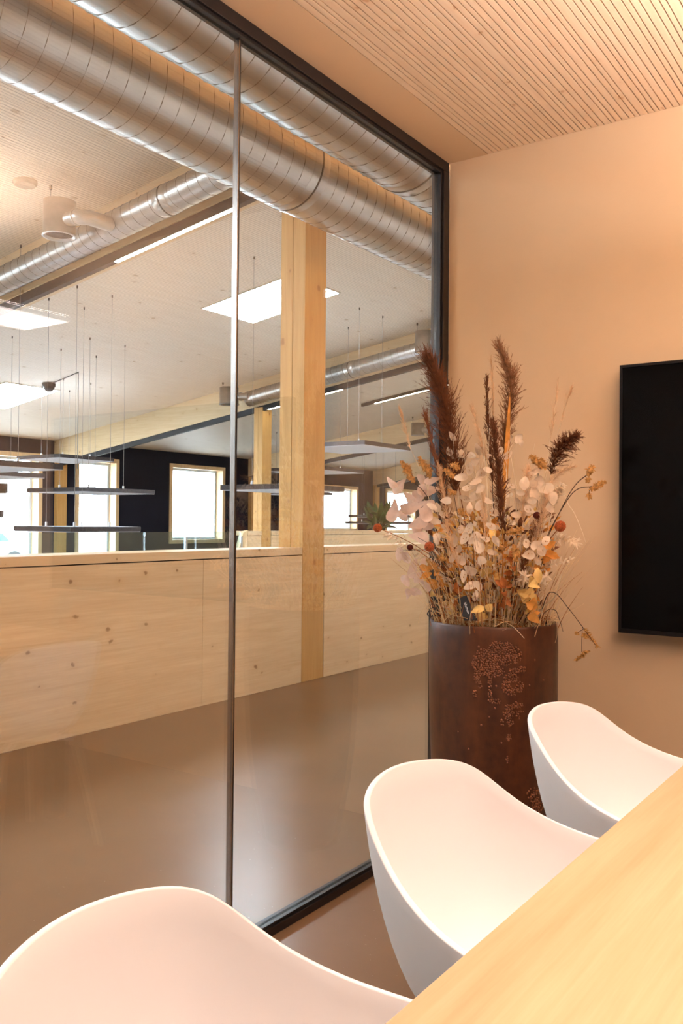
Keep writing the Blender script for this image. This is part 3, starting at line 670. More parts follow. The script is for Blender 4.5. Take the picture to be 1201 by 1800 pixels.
for a in ((520, 480, 105, 110, 150), (620, 390, 70, 80, 50), (700, 380, 60, 60, 38), (770, 420, 45, 70, 32), (690, 470, 50, 40, 26), (600, 560, 80, 45, 46),
          (455, 580, 28, 70, 26), (480, 670, 12, 30, 7), (440, 735, 14, 32, 9), (560, 640, 14, 60, 12), (560, 760, 16, 60, 14), (610, 800, 40, 22, 12),
          (735, 610, 55, 40, 34), (690, 680, 40, 50, 28), (800, 680, 32, 45, 22), (740, 720, 50, 30, 20), (820, 540, 30, 28, 12), (760, 550, 50, 20, 12),
          (710, 890, 42, 60, 44), (725, 970, 26, 40, 22), (780, 830, 50, 25, 16), (790, 900, 25, 40, 10), (660, 970, 14, 28, 6), (715, 1090, 18, 26, 10), (698, 1275, 7, 36, 6),
          (950, 1640, 50, 60, 40), (920, 1560, 60, 60, 20)): patch(*a)
for q in ((925, 462), (303, 1044), (490, 990), (555, 925), (870, 915), (830, 880), (880, 670), (655, 1135), (388, 1185), (995, 625), (612, 675), (470, 355), (600, 855), (915, 878)): spots.append(q)
mb = MB()
for sx, sy in spots:
    P = vase_pt(*zf(sx, sy))
    if P is None or P.z < 0.03 or P.z > 0.87: continue
    nr = Vector((P.x-VC.x, P.y-VC.y, 0)).normalized(); r = rn.uniform(0.0024, 0.0036)
    mb.blob(P+nr*r*0.05, r, 8, 5)
o = mb.build('bubble_relief', 'rust_bubble', e); o['kind'] = 'stuff'

# ------------------------------------------------------------------ dried bouquet
PXM = 2.88/FPX   # metres per picture pixel at the bouquet
def bez(pts, n=10):
    pts = [Vector(p) for p in pts]; k = len(pts); out = []
    if k == 2: return [pts[0].lerp(pts[1], i/n) for i in range(n+1)]
    for i in range(k-1):
        a = pts[max(i-1, 0)]; b = pts[i]; c = pts[i+1]; d = pts[min(i+2, k-1)]
        for j in range(n):
            t = j/n; out.append(0.5*((2*b)+(-a+c)*t+(2*a-5*b+4*c-d)*t*t+(-a+3*b-3*c+d)*t**3))
    out.append(pts[-1]); return out
def px3(lst, Y0_, Y1_):
    k = len(lst); return [at(a, b, Y0_+(Y1_-Y0_)*i/max(1, k-1)) for i, (a, b) in enumerate(lst)]
BR = random.Random(21)
def root(px): 
    """a point inside the planter below the rim under picture column px"""
    dx = (px-868)*PXM*0.8; return Vector((VC.x+max(-0.15, min(0.15, dx))*0.8, VC.y+BR.uniform(-0.1, 0.1), 0.805))
def stem_path(lst, Y, extra=True):
    pts = [root(lst[0][0])]+[at(a, b, 2.72+(Y-2.72)*min(1, (i+1)/len(lst))) for i, (a, b) in enumerate(lst)]
    return bez(pts, 8)
def plume(lst, head, Y, rpx, mat, n, lb, stemmat='straw', bush=1.0, name='reed_plume', stemr=0.0022, fine=1.0):
    sp = stem_path(lst, Y); base = sp[0]
    e = thing(name, tuple(base), lb, 'dried plume', 'reed plumes in the planter')
    hp_ = bez([at(a, b, Y) for a, b in head], 8); allp = sp+hp_[1:]
    MB().tube(allp, [stemr*(1-0.6*i/len(allp)) for i in range(len(allp))], 6).build('stem', stemmat, e)
    L = sum((hp_[i+1]-hp_[i]).length for i in range(len(hp_)-1)); rad = rpx*PXM
    mb = MB(); m_ = len(hp_)
    for k in range(n):
        t = BR.random()**0.9; i = min(m_-2, int(t*(m_-1))); fr = t*(m_-1)-i
        p = hp_[i].lerp(hp_[i+1], fr); d = (hp_[i+1]-hp_[i]).normalized()
        a = d.orthogonal().normalized(); a.rotate(Matrix.Rotation(BR.uniform(0, 6.28), 3, d))
        ln = L*(0.08+0.19*BR.random())*(1-0.30*t)*bush; prof_ = (0.30+0.70*math.sin(math.pi*min(1, t*0.80+0.16)))*BR.choice((0.55, 0.8, 1.0))
        out = rad*prof_*BR.uniform(0.15, 1.2)
        q1 = p+a*out*0.6+d*ln*0.42; q2 = p+a*out*BR.uniform(0.9, 1.15)+d*ln*0.95-Vector((0, 0, 1))*out*0.25*BR.random()
        w = BR.uniform(0.0008, 0.0016)*fine
        mb.tube([p, q1, q2], [w*0.7, w, 0.0002], 3, cap=False, smooth=False)
        for _ in range(5):   # side hairs
            s_ = BR.uniform(0.2, 0.98); c = p.lerp(q1, s_) if BR.random() < 0.35 else q1.lerp(q2, s_)
            dd = (q2-q1).normalized()*1.1+Vector((BR.uniform(-1, 1), BR.uniform(-1, 1), BR.uniform(-0.6, 0.8)))*0.7
            mb.tube([c, c+dd.normalized()*BR.uniform(0.005, 0.015)], [w*0.6, 0.0002], 3, cap=False, smooth=False)
    o = mb.build('plume', mat, e); o['kind'] = 'stuff'
    return e
plume([(822, 960), (806, 850)], [(803, 868), (797, 800), (784, 720), (770, 672), (757, 640)], 2.64, 36, 'plume_dark', 1050, 'big dark brown reed plume at the left, in front of the black frame', 'plume_red', 1.0)
plume([(806, 1000), (786, 900)], [(790, 940), (778, 860), (764, 800), (750, 735)], 2.62, 12, 'plume_red', 220, 'narrow reddish reed plume hugging the big dark one on its left', 'plume_red', 0.7)
plume([(885, 980), (884, 840)], [(886, 800), (889, 755), (898, 700), (895, 655), (880, 615)], 2.76, 24, 'plume_mid', 480, 'tallest reed plume, lighter brown and loose, against the wall', 'leaf_ochre', 0.85)
plume([(874, 980), (866, 860)], [(866, 850), (862, 790), (858, 735), (856, 675)], 2.74, 10, 'plume_dark', 190, 'thin blackish plume just left of the tallest plume', 'twig_dark', 0.6)
plume([(885, 1020), (885, 960)], [(886, 950), (880, 880), (876, 820), (868, 750)], 2.60, 17, 'plume_dark', 520, 'long dark brush-like plume in the middle of the bouquet', 'straw', 0.6)
plume([(940, 980), (960, 880)], [(968, 835), (980, 800), (993, 780), (1012, 768)], 2.72, 24, 'plume_dark', 440, 'short curled brown plume at the upper right of the bouquet', 'straw', 0.75)
plume([(790, 980), (745, 840)], [(722, 790), (713, 755), (704, 722)], 2.62, 6, 'plume_pale', 60, 'pale feathery grass ear leaning out over the far left', 'straw', 0.9, 'grass_ear', 0.0012, 0.7)
plume([(868, 960), (858, 840)], [(856, 810), (845, 770), (832, 722)], 2.66, 10, 'plume_pale', 100, 'pale feathery grass ear left of the thin blackish plume', 'straw', 1.0, 'grass_ear', 0.0012, 0.6)
plume([(925, 960), (962, 820)], [(966, 780), (974, 730), (980, 680)], 2.80, 6, 'plume_pale', 40, 'faint upright grass ear before the wall, left of its twin', 'straw_pale', 1.2, 'grass_ear', 0.001, 0.5)
plume([(935, 960), (968, 800)], [(985, 750), (995, 710), (1004, 685)], 2.82, 5, 'plume_pale', 40, 'faint slanting grass ear before the wall, above the curled plume', 'straw_pale', 1.0, 'grass_ear', 0.001, 0.5)
plume([(868, 940), (866, 820)], [(866, 740), (866, 690), (864, 640)], 2.78, 8, 'plume_pale', 60, 'wispy pale grass ear between the thin plume and the tallest one', 'straw_pale', 1.1, 'grass_ear', 0.001, 0.5)
plume([(925, 1000), (935, 940)], [(930, 960), (950, 900), (965, 860)], 2.66, 14, 'plume_pale', 150, 'broad pale grass ear at the right, beneath the curled plume', 'straw', 1.0, 'grass_ear', 0.0012, 0.6)
plume([(905, 1040), (915, 1010)], [(915, 1010), (930, 960), (950, 910)], 2.58, 12, 'plume_red', 160, 'rust-tinted grass ear low at the right of the bouquet', 'straw', 0.9, 'grass_ear', 0.0012, 0.7)
plume([(800, 1000), (782, 930)], [(790, 940), (782, 880), (774, 830)], 2.56, 13, 'plume_pale', 110, 'pale wispy grass ear over the narrow reddish plume', 'straw_pale', 1.2, 'grass_ear', 0.001, 0.5)
plume([(900, 1000), (915, 930)], [(915, 930), (922, 880), (928, 830)], 2.62, 14, 'plume_pale', 110, 'pale wispy grass ear right of the dark middle plume', 'straw_pale', 1.2, 'grass_ear', 0.001, 0.5)
plume([(915, 1030), (935, 980)], [(930, 990), (948, 930), (960, 885)], 2.56, 14, 'plume_pale', 120, 'pale wispy grass ear in front of the right pods', 'straw_pale', 1.1, 'grass_ear', 0.001, 0.55)
plume([(845, 1030), (850, 980)], [(850, 990), (852, 930), (850, 880)], 2.50, 11, 'plume_pale', 90, 'pale wispy grass ear before the centre of the bouquet', 'straw_pale', 1.1, 'grass_ear', 0.001, 0.5)
plume([(820, 1040), (805, 990)], [(808, 1000), (795, 960), (785, 920)], 2.52, 11, 'plume_pale', 90, 'pale wispy grass ear low at the left above the tag', 'straw_pale', 1.1, 'grass_ear', 0.001, 0.5)
plume([(945, 960), (962, 860)], [(966, 850), (985, 830), (1005, 822)], 2.70, 9, 'plume_pale', 80, 'pale feathery ear bending right under the curled plume', 'straw_pale', 1.0, 'grass_ear', 0.001, 0.5)
# golden sheath leaf on the tallest stem
sh = MB(); sh.leaf(at(885, 900, 2.73), at(897, 690, 2.73), 0.0085, (0.5, -1, 0), 0.01, 8)
tag(sh.build('sheath_leaf', 'leaf_ochre'), 'long golden sheath leaf standing before the tallest plume', 'dried leaf')

def pod_disc(mb, c, r, el, rot, point):
    """papery pod or petal: oval outline with a pointed end, wavy rim and a curled face"""
    nrm = Vector((0.45+BR.uniform(-0.6, 0.6), -1, BR.uniform(-0.6, 0.6))).normalized()
    a = nrm.cross(Vector((0, 0, 1))).normalized(); b = a.cross(nrm); ca, sa = math.cos(rot), math.sin(rot); u, v = a*ca+b*sa, b*ca-a*sa
    N = 18; bow = BR.uniform(-0.45, 0.45); cup = BR.uniform(-0.25, 0.5); ph = BR.uniform(0, 6.28); wv = BR.uniform(0.03, 0.12); vs = [c]
    for ring, k in ((0.55, 0.05), (0.90, 0.0), (1.0, 0.05)):
        for j in range(N):
            t = 2*math.pi*j/N; x_ = math.cos(t)*r*ring*(1+point*max(0, math.cos(t))**3); y_ = math.sin(t)*r*el*ring*(1-0.30*point*math.cos(t))
            x_ *= 1+0.06*math.sin(3*t+ph); y_ *= 1+0.08*math.sin(2*t+ph*2)
            vs.append(c+u*x_+v*y_+nrm*((k+bow*(x_/r)**2+cup*(y_/r)**2+wv*ring*ring*math.sin(3*t+ph))*r))
    fs = [(0, 1+j, 1+(j+1) % N) for j in range(N)]
    for q in range(2): fs += [(1+q*N+j, 1+(q+1)*N+j, 1+(q+1)*N+(j+1) % N, 1+q*N+(j+1) % N) for j in range(N)]
    mb.add(vs, fs, True); return u, v, nrm
def lunaria(stem, pods, Y, lb, mat='lunaria', seeds=True, stemmat='straw_pale', el=(0.55, 0.85)):
    sp = stem_path(stem, Y); e = thing('honesty_spray', tuple(sp[0]), lb, 'dried pods', 'papery pod sprays')
    MB().tube(sp, [0.0018*(1-0.5*i/len(sp)) for i in range(len(sp))], 6).build('stem', stemmat, e)
    for (a, b, r) in pods:
        Yp = Y+BR.uniform(-0.05, 0.05); c = at(a, b, Yp); mb = MB(); rr = r*PXM*0.88
        u, v, nn = pod_disc(mb, c, rr*BR.uniform(0.85, 1.15), BR.uniform(*el), BR.uniform(0, 6.28), BR.uniform(0.15, 0.4) if seeds else BR.uniform(0.3, 0.8))
        o = mb.build('seed_pod', mat, e)
        if seeds and r > 8 and BR.random() < 0.4:
            ms = MB()
            for _ in range(3): ms.blob(c+u*rr*BR.uniform(-0.4, 0.4)+v*rr*BR.uniform(-0.35, 0.35)+nn*rr*0.06, (0.0016, 0.0016, 0.0016), 6, 4)
            ms.build('seed', 'head_ochre', o)
        near = min(sp, key=lambda p: (p-c-Vector((0, 0, -0.05))).length); md = near.lerp(c, 0.6)+Vector((0, 0, 0.012))
        MB().tube(bez([near, md, c], 4), 0.0007, 4, cap=False).build('stalk', stemmat, e)
    return e
lunaria([(815, 980), (805, 860), (798, 790)], [(796, 768, 10), (802, 800, 12), (812, 798, 9), (790, 795, 9)], 2.62, 'papery pod spray with one round pod right of the big dark plume')
lunaria([(840, 980), (838, 880), (836, 820)], [(835, 812, 11), (847, 832, 12), (826, 824, 12), (812, 838, 11), (838, 846, 12), (822, 858, 12), (846, 858, 10), (834, 872, 12), (818, 876, 11), (842, 889, 11), (826, 893, 11), (858, 826, 9)], 2.56, 'dense cluster of round papery pods, centre left of the bouquet')
lunaria([(850, 1000), (846, 880), (842, 800)], [(841, 791, 13), (828, 800, 8), (855, 802, 8)], 2.66, 'papery spray whose tilted pale pod stands above the dense cluster')
lunaria([(838, 1060), (836, 990), (834, 930)], [(824, 930, 13), (836, 945, 12), (842, 962, 13), (818, 945, 10), (846, 985, 10), (829, 1002, 14), (842, 1030, 12), (828, 1029, 12), (815, 1012, 12), (836, 1048, 10), (812, 985, 10)], 2.50, 'large pale papery pods low at the centre, above the planter tag')
lunaria([(800, 1040), (803, 980), (806, 940)], [(800, 948, 11), (806, 966, 10), (796, 980, 10), (810, 930, 9)], 2.54, 'small papery pods low at centre left beside the orange ball')
lunaria([(890, 980), (890, 860), (892, 800)], [(878, 790, 10), (892, 800, 11), (880, 806, 9), (896, 770, 8), (912, 771, 10), (916, 778, 6)], 2.70, 'papery pods beside the golden sheath leaf, one pale pod alone at the wall')
lunaria([(930, 1000), (945, 920), (955, 870)], [(948, 850, 14), (962, 858, 15), (940, 868, 12), (956, 880, 14), (972, 872, 11), (930, 895, 10), (948, 905, 11), (938, 850, 10), (966, 892, 10)], 2.62, 'papery pods at the right, below the curled plume')
lunaria([(905, 1000), (908, 900), (905, 860)], [(900, 855, 9), (910, 880, 8), (896, 870, 8), (928, 902, 8)], 2.64, 'few small papery pods right of the dark middle plume')
lunaria([(900, 1000), (925, 900), (935, 840)], [(932, 836, 10), (942, 828, 9), (922, 850, 11), (930, 866, 11), (915, 866, 9), (936, 880, 10), (920, 884, 9), (908, 905, 9)], 2.60, 'papery pods between the dark middle plume and the right pods')
lunaria([(860, 1010), (862, 930), (858, 890)], [(856, 880, 10), (868, 900, 10), (852, 905, 11), (864, 925, 10), (872, 950, 9), (856, 948, 9), (866, 972, 9)], 2.52, 'papery pods in the very centre, left of the dark plume base')
lunaria([(925, 1040), (940, 990), (945, 960)], [(940, 958, 10), (952, 968, 10), (932, 975, 10), (946, 985, 9), (960, 950, 9), (926, 955, 9)], 2.54, 'papery pods low at the right above the yellow leaves')
lunaria([(780, 1030), (772, 960), (770, 900)], [(770, 892, 12), (780, 905, 11), (764, 915, 12), (778, 930, 11), (768, 945, 11), (786, 880, 10), (760, 890, 10)], 2.56, 'papery pods in front of the narrow reddish plume')
# left: big pinkish petal-like pods
lunaria([(800, 1010), (765, 930), (750, 850)], [(748, 862, 19), (757, 845, 15), (741, 842, 16), (735, 872, 17), (752, 890, 17)], 2.58, 'large pinkish papery petals at the upper left of the bouquet', 'lunaria_pink', False)
lunaria([(795, 1020), (750, 950), (715, 890)], [(720, 893, 21), (726, 880, 15), (692, 903, 17), (708, 905, 14), (700, 856, 16), (690, 851, 12)], 2.60, 'pinkish papery petals reaching farthest left over the green plant', 'lunaria_pink', False)
lunaria([(795, 1040), (755, 960), (742, 915)], [(740, 918, 19), (751, 906, 17), (733, 932, 15), (742, 945, 14), (756, 925, 13)], 2.54, 'pinkish papery petals at mid left above the orange ball', 'lunaria_pink', False)
lunaria([(795, 1060), (750, 1010), (722, 985)], [(702, 972, 15), (716, 980, 15), (726, 1003, 15), (712, 1018, 13), (738, 1015, 15), (744, 992, 14), (752, 1030, 12), (730, 1040, 10), (718, 1042, 9)], 2.62, 'faint papery pods low at the left against the pine parapet', 'lunaria_pink', False)

def sprig(stem, Y, n, lpx, mat, lb, name='bleached_sprig', cat='dried sprig', stemmat='straw_pale', start=0.35, width=0.0028, updir=0.5, ragged=0.5, seg=3, cup=0.2, grp='bleached sprigs'):
    sp = stem_path(stem, Y); e = thing(name, tuple(sp[0]), lb, cat, grp)
    MB().tube(sp, [0.0016*(1-0.6*i/len(sp)) for i in range(len(sp))], 6).build('stem', stemmat, e)
    m_ = len(sp); groups_ = []
    for k in range(n):
        t = start+(1-start)*k/max(1, n-1); f_ = t*(m_-1); i = min(m_-2, int(f_)); p = sp[i].lerp(sp[i+1], f_-i); d = (sp[i+1]-sp[i]).normalized()
        a = d.orthogonal().normalized(); a.rotate(Matrix.Rotation(BR.uniform(0, 6.28), 3, d))
        dr = (a+d*updir+Vector((BR.uniform(-1, 1), BR.uniform(-1, 1), BR.uniform(-1, 1)))*ragged*0.5).normalized()
        ln = lpx*PXM*BR.uniform(0.6, 1.2)
        mb = MB(); mb.leaf(p, p+dr*ln, width*BR.uniform(0.8, 1.25), Vector((0.4, -1, 0.3))+a*0.4, cup, seg)
        mb.build('leaf', mat, e)
    return e
sprig([(800, 1030), (755, 985), (705, 955), (682, 938)], 2.58, 46, 13, 'bleached', 'bleached fern-like sprig reaching out low at the far left', start=0.45)
sprig([(930, 960), (965, 880), (985, 862)], 2.66, 60, 12, 'bleached', 'bleached fluffy sprig at the right beside the dark twigs', start=0.62)
sprig([(935, 980), (970, 890), (988, 852)], 2.64, 44, 11, 'bleached', 'bleached upright sprig tip at the upper right, above the orange ball', start=0.68)
sprig([(935, 1000), (975, 950), (1014, 955)], 2.62, 64, 12, 'bleached', 'bleached bushy sprig pointing right under the orange ball', start=0.55)
sprig([(925, 1040), (955, 1000), (1003, 984)], 2.60, 36, 10, 'bleached', 'thin bleached sprig pointing right above the drooping twig', start=0.5)
sprig([(912, 1060), (918, 1030), (924, 1012)], 2.52, 36, 13, 'bleached', 'bleached starry tuft low at the right', start=0.8, updir=0.1)
sprig([(935, 1060), (950, 1030), (962, 1012)], 2.54, 30, 12, 'bleached', 'bleached tuft above the big yellow leaf at the right', start=0.75, updir=0.2)
# ochre leaf sprays
def ochre(stem, Y, n, lpx, mat, lb, w=0.010, start=0.3): return sprig(stem, Y, n, lpx, mat, lb, 'leaf_spray', 'dried leaves', 'twig_dark', start, w, 0.35, 0.9, 5, 0.12, 'ochre leaf sprays')
ochre([(850, 1020), (850, 960), (848, 905)], 2.60, 12, 24, 'leaf_ochre', 'orange leaf spray in the middle, under the dense papery cluster')
ochre([(865, 1040), (866, 990), (868, 950)], 2.56, 12, 24, 'leaf_yellow', 'yellow leaf spray in the middle, beside the pale upright straw')
ochre([(840, 1060), (825, 1020), (812, 990)], 2.56, 12, 22, 'leaf_ochre', 'orange leaf spray low at the centre left')
ochre([(805, 1070), (775, 1030), (755, 1000)], 2.58, 14, 22, 'leaf_ochre', 'orange leaf spray low at the left rim side')
ochre([(800, 1075), (770, 1050), (748, 1020)], 2.64, 12, 20, 'leaf_yellow', 'yellowish leaf spray hanging over the left rim')
ochre([(900, 1060), (900, 1020), (902, 980)], 2.54, 10, 22, 'leaf_rust', 'rust-red leaf spray right of the centre')
ochre([(925, 1070), (935, 1045), (948, 1025)], 2.50, 10, 26, 'leaf_yellow', 'big yellow leaves low at the right rim', 0.013)
ochre([(935, 1050), (950, 1000), (962, 960)], 2.60, 14, 22, 'leaf_ochre', 'orange leaf spray rising at the right side')
ochre([(925, 1085), (930, 1078), (938, 1066)], 2.52, 6, 26, 'leaf_ochre', 'curled ochre leaves lying on the right rim', 0.014, 0.2)
ochre([(850, 1085), (856, 1078), (852, 1068)], 2.50, 5, 24, 'leaf_yellow', 'pale curled leaves lying on the rim beside the tag', 0.014, 0.2)
ochre([(880, 1075), (884, 1050), (890, 1030)], 2.52, 8, 22, 'leaf_rust', 'rust-red leaves low in the middle of the rim', 0.009)
ochre([(830, 1085), (815, 1060), (800, 1040)], 2.58, 12, 20, 'leaf_rust', 'rust-red leaves behind the dark tag', 0.009)
ochre([(885, 1000), (880, 960), (860, 925)], 2.66, 12, 24, 'leaf_ochre', 'orange leaf spray behind the dark middle plume')

# orange balls on red stems
def ball(stem, r, Y, mat, lb, stemmat='leaf_rust'):
    sp = stem_path(stem, Y); e = thing('globe_flower', tuple(sp[0]), lb, 'dried flower', 'globe flowers')
    MB().tube(sp, [0.0014]*len(sp), 6).build('stem', stemmat, e)
    c = sp[-1]; rr = r*PXM; mb = MB(); mb.blob(c, rr*0.9, 12, 8)
    N = 130; g = math.pi*(3-math.sqrt(5))
    for i in range(N):
        z = 1-2*(i+0.5)/N; q = math.sqrt(1-z*z); mb.blob(c+Vector((q*math.cos(g*i), q*math.sin(g*i), z))*rr*0.93, rr*0.13, 4, 3)
    mb.build('flower_head', mat, e); return e
ball([(795, 1010), (740, 965), (700, 943), (664, 928)], 8, 2.56, 'ball_orange', 'orange globe flower farthest left, against the second parapet')
ball([(805, 1030), (780, 990), (755, 961)], 8.5, 2.48, 'ball_orange', 'orange globe flower at the lower left, right of the small dark red one')
ball([(935, 1000), (958, 960), (985, 925)], 9, 2.58, 'ball_orange', 'orange globe flower at the right side of the bouquet')
ball([(795, 1020), (745, 975), (721, 962)], 5.5, 2.52, 'ball_dark', 'small dark red globe flower between two orange ones at the left')
ball([(930, 980), (940, 950), (945, 932)], 6.5, 2.58, 'ball_dark', 'dark red globe flower left of the right orange one')
ball([(930, 970), (942, 920), (944, 906)], 6, 2.58, 'ball_dark', 'small dark red globe flower below the right papery pods')

# ochre seed heads on dark twigs
def seedhead(stem, heads, Y, lb, mat='head_ochre', stemmat='twig_dark', r0=5.5):
    sp = stem_path(stem, Y); e = thing('seed_head_twig', tuple(sp[0]), lb, 'dried flower', 'ochre seed heads')
    MB().tube(sp, [0.0013]*len(sp), 6).build('twig', stemmat, e)
    for h in heads:
        (a0, b0), (a1, b1), r = h; p0, p1 = at(a0, b0, Y), at(a1, b1, Y); mb = MB(); nn = max(5, int((p1-p0).length/0.0042))
        for k in range(nn):
            c = p0.lerp(p1, k/(nn-1)); rr = r*PXM*(0.7+0.5*math.sin(math.pi*k/(nn-1)))
            for j in range(6):
                t = BR.uniform(0, 6.28); q = Vector((math.cos(t), BR.uniform(-0.8, 0.8), math.sin(t))).normalized()
                mb.leaf(c, c+q*rr*BR.uniform(0.8, 1.25), 0.0022, Vector((0.3, -1, 0.4)), 0.25, 3)
            mb.blob(c, rr*0.55, 6, 4)
        mb.build('seed_head', mat, e)
        near = min(sp, key=lambda p: (p-p0).length)
        MB().tube([near, p0], 0.0009, 5).build('side_twig', stemmat, e)
    return e
seedhead([(800, 990), (755, 880), (730, 850)], [((728, 846), (708, 818), 7), ((722, 826), (706, 812), 6)], 2.54, 'pair of toothed ochre seed heads at the upper left')
seedhead([(800, 980), (770, 870), (752, 830)], [((750, 828), (738, 806), 8), ((756, 838), (752, 820), 7)], 2.56, 'ochre seed heads just left of the big dark plume')
seedhead([(820, 990), (800, 880), (790, 838)], [((798, 838), (782, 826), 7), ((806, 822), (794, 818), 7), ((800, 868), (790, 862), 6)], 2.54, 'ochre blossom tuft right beneath the big dark plume')
seedhead([(930, 1000), (945, 880), (946, 825)], [((952, 820), (934, 803), 8), ((958, 822), (952, 808), 7)], 2.66, 'upright ochre flower head left of the curled plume')
seedhead([(940, 1000), (1000, 870), (1036, 832)], [((1034, 834), (1042, 822), 8), ((1036, 842), (1032, 846), 5)], 2.62, 'ochre flower head on a dark twig, upper of the two at far right')
seedhead([(940, 1000), (1000, 875), (1040, 855)], [((1040, 860), (1064, 847), 6), ((1036, 868), (1036, 876), 5)], 2.60, 'ochre flower head on a dark twig, lower of the two at far right')
seedhead([(900, 1040), (905, 980), (902, 945)], [((892, 938), (918, 930), 7), ((885, 965), (878, 958), 7)], 2.52, 'ochre flower head in the right middle beside the dark plume')
seedhead([(905, 1050), (908, 1000), (908, 965)], [((908, 985), (904, 960), 8)], 2.50, 'curled ochre flower head below the dark middle plume')
seedhead([(835, 1000), (832, 960), (830, 910)], [((826, 916), (834, 906), 8), ((815, 905), (808, 898), 7), ((842, 918), (848, 925), 8)], 2.53, 'bright orange blossoms under the dense papery cluster')
seedhead([(800, 1030), (780, 1010), (765, 1000)], [((770, 1004), (752, 985), 7), ((782, 985), (772, 978), 6)], 2.52, 'ochre blossom tuft under the lower left orange ball')
# drooping twig at the right
sp = bez([root(960), at(958, 1056, 2.64), at(975, 1042, 2.60), at(1000, 1070, 2.57), at(1025, 1103, 2.55), at(1048, 1135, 2.54)], 8)
e = thing('drooping_twig', tuple(sp[0]), 'dark drooping twig with ochre seed heads hanging right of the planter', 'dried flower')
MB().tube(sp, [0.0016*(1-0.4*i/len(sp)) for i in range(len(sp))], 6).build('twig', 'twig_dark', e)
for h, r in ((((1030, 1108), (1050, 1136), 0), 5), (((1032, 1120), (1026, 1116), 0), 4), (((1032, 1146), (1014, 1160), 0), 5), (((1016, 1114), (1012, 1113), 0), 3)):
    p0, p1 = at(*h[0], 2.55), at(*h[1], 2.55); mb = MB()
    for k in range(7):
        c = p0.lerp(p1, k/6)
        for j in range(5):
            q = Vector((BR.uniform(-1, 1), BR.uniform(-1, 1), BR.uniform(-1, 1))).normalized(); mb.leaf(c, c+q*r*PXM*1.2, 0.0022, Vector((0.3, -1, 0.4)), 0.25, 3)
        mb.blob(c, r*PXM*0.5, 6, 4)
    mb.build('seed_head', 'head_ochre', e)
MB().tube([at(1024, 1102, 2.55), at(1023, 1125, 2.55), at(1023, 1146, 2.55)], 0.001, 5).build('side_twig', 'twig_dark', e)
MB().tube([at(1026, 1106, 2.55), at(1014, 1113, 2.55)], 0.0009, 5).build('side_twig', 'twig_dark', e)
# single stalks and blades that stand out
def stalk(lst, Y, r, mat, lb, grp='single stalks in the bouquet', name='dried_stalk', rooted=True):
    pts = stem_path(lst, Y) if rooted else bez([at(a, b, Y) for a, b in lst], 8)
    o = MB().tube(pts, [r*(1-0.5*i/len(pts)) for i in range(len(pts))], 6).build(name, mat); tag(o, lb, 'dried stalk', grp); return o
stalk([(868, 1060), (862, 960), (856, 850), (848, 760)], 2.48, 0.0024, 'straw_pale', 'pale straight straw before the middle of the bouquet')
stalk([(878, 1060), (884, 1000), (884, 930)], 2.49, 0.0034, 'leaf_ochre', 'thick ochre stalk under the dark middle plume')
stalk([(915, 1050), (916, 950), (908, 860), (898, 800)], 2.58, 0.0017, 'straw_pale', 'thin pale straw right of the dark middle plume')
stalk([(920, 1060), (940, 980), (956, 910)], 2.52, 0.0024, 'straw', 'straw-coloured stalk leaning right before the rust-tinted ear')
stalk([(975, 880), (1003, 892), (1020, 925), (1030, 953)], 2.64, 0.0013, 'bleached', 'white thread-like stalk curling down at the far right')
stalk([(955, 1070), (975, 1050), (988, 1010)], 2.52, 0.0024, 'straw_pale', 'short cut straw slanting over the right rim')
stalk([(815, 1060), (795, 1010), (765, 965), (735, 945)], 2.50, 0.0015, 'twig_dark', 'dark curved twig carrying up to the left')
stalk([(790, 1075), (760, 1060), (742, 1075), (735, 1096)], 2.60, 0.0012, 'straw', 'thin blade drooping over the left rim')
stalk([(880, 1095), (900, 1100), (922, 1122)], 2.50, 0.0013, 'straw_pale', 'pale blade drooping over the front rim')
stalk([(955, 1080), (975, 1072), (984, 1090), (990, 1110)], 2.60, 0.0014, 'twig_dark', 'dark blade drooping over the right rim')
stalk([(962, 1085), (976, 1085), (980, 1110), (976, 1130)], 2.64, 0.0010, 'straw', 'thin straw blade drooping outside the right rim')
# black wire loops on the left rim
mb = MB()
for (cx, cy, r, tl) in ((757, 1079, 5.5, 0.2), (762, 1072, 4.5, 1.2), (770, 1076, 8, 0.7)):
    mb.tube([at(cx+r*math.cos(t*0.3927), cy+r*math.sin(t*0.3927)*0.9, 2.60+0.004*math.sin(t+tl)) for t in range(17)], 0.0016, 6, cap=False)
tag(mb.build('wire_loop', 'black_soft'), 'small black wire loops on the left rim of the planter', 'wire')
# dark tag in the planter
e = thing('plant_tag', tuple(at(822, 1078, 2.535)), 'dark paper tag standing in the front of the planter', 'tag')
tp = [at(804, 1053, 2.535), at(820, 1046, 2.535), at(840, 1091, 2.525), at(816, 1091, 2.525)]
off = Vector((-0.3, 1, 0)).normalized()*0.0012
MB().hexa([tp[3], tp[2], tp[2]+off, tp[3]+off, tp[0], tp[1], tp[1]+off, tp[0]+off]).build('card', 'black_soft', e)
fc = bpy.data.curves.new('lettering', 'FONT'); fc.body = 'blumen'; fc.size = 0.013; fc.extrude = 0.0002
fo = bpy.data.objects.new('lettering_tmp', fc); COL.objects.link(fo); bpy.context.view_layer.update()
dg = bpy.context.evaluated_depsgraph_get(); fm = bpy.data.meshes.new_from_object(fo.evaluated_get(dg)); bpy.data.objects.remove(fo, do_unlink=True)
xa = (at(827, 1092, 2.52)-at(815, 1058, 2.53)).normalized(); nrm = (tp[1]-tp[0]).cross(tp[3]-tp[0]).normalized()
if nrm.y > 0: nrm = -nrm
ya = nrm.cross(xa).normalized(); o0 = at(816, 1060, 2.53)+nrm*0.0012
for v in fm.vertices: v.co = o0+xa*v.co.x+ya*v.co.y+nrm*v.co.z-Vector(e.location)
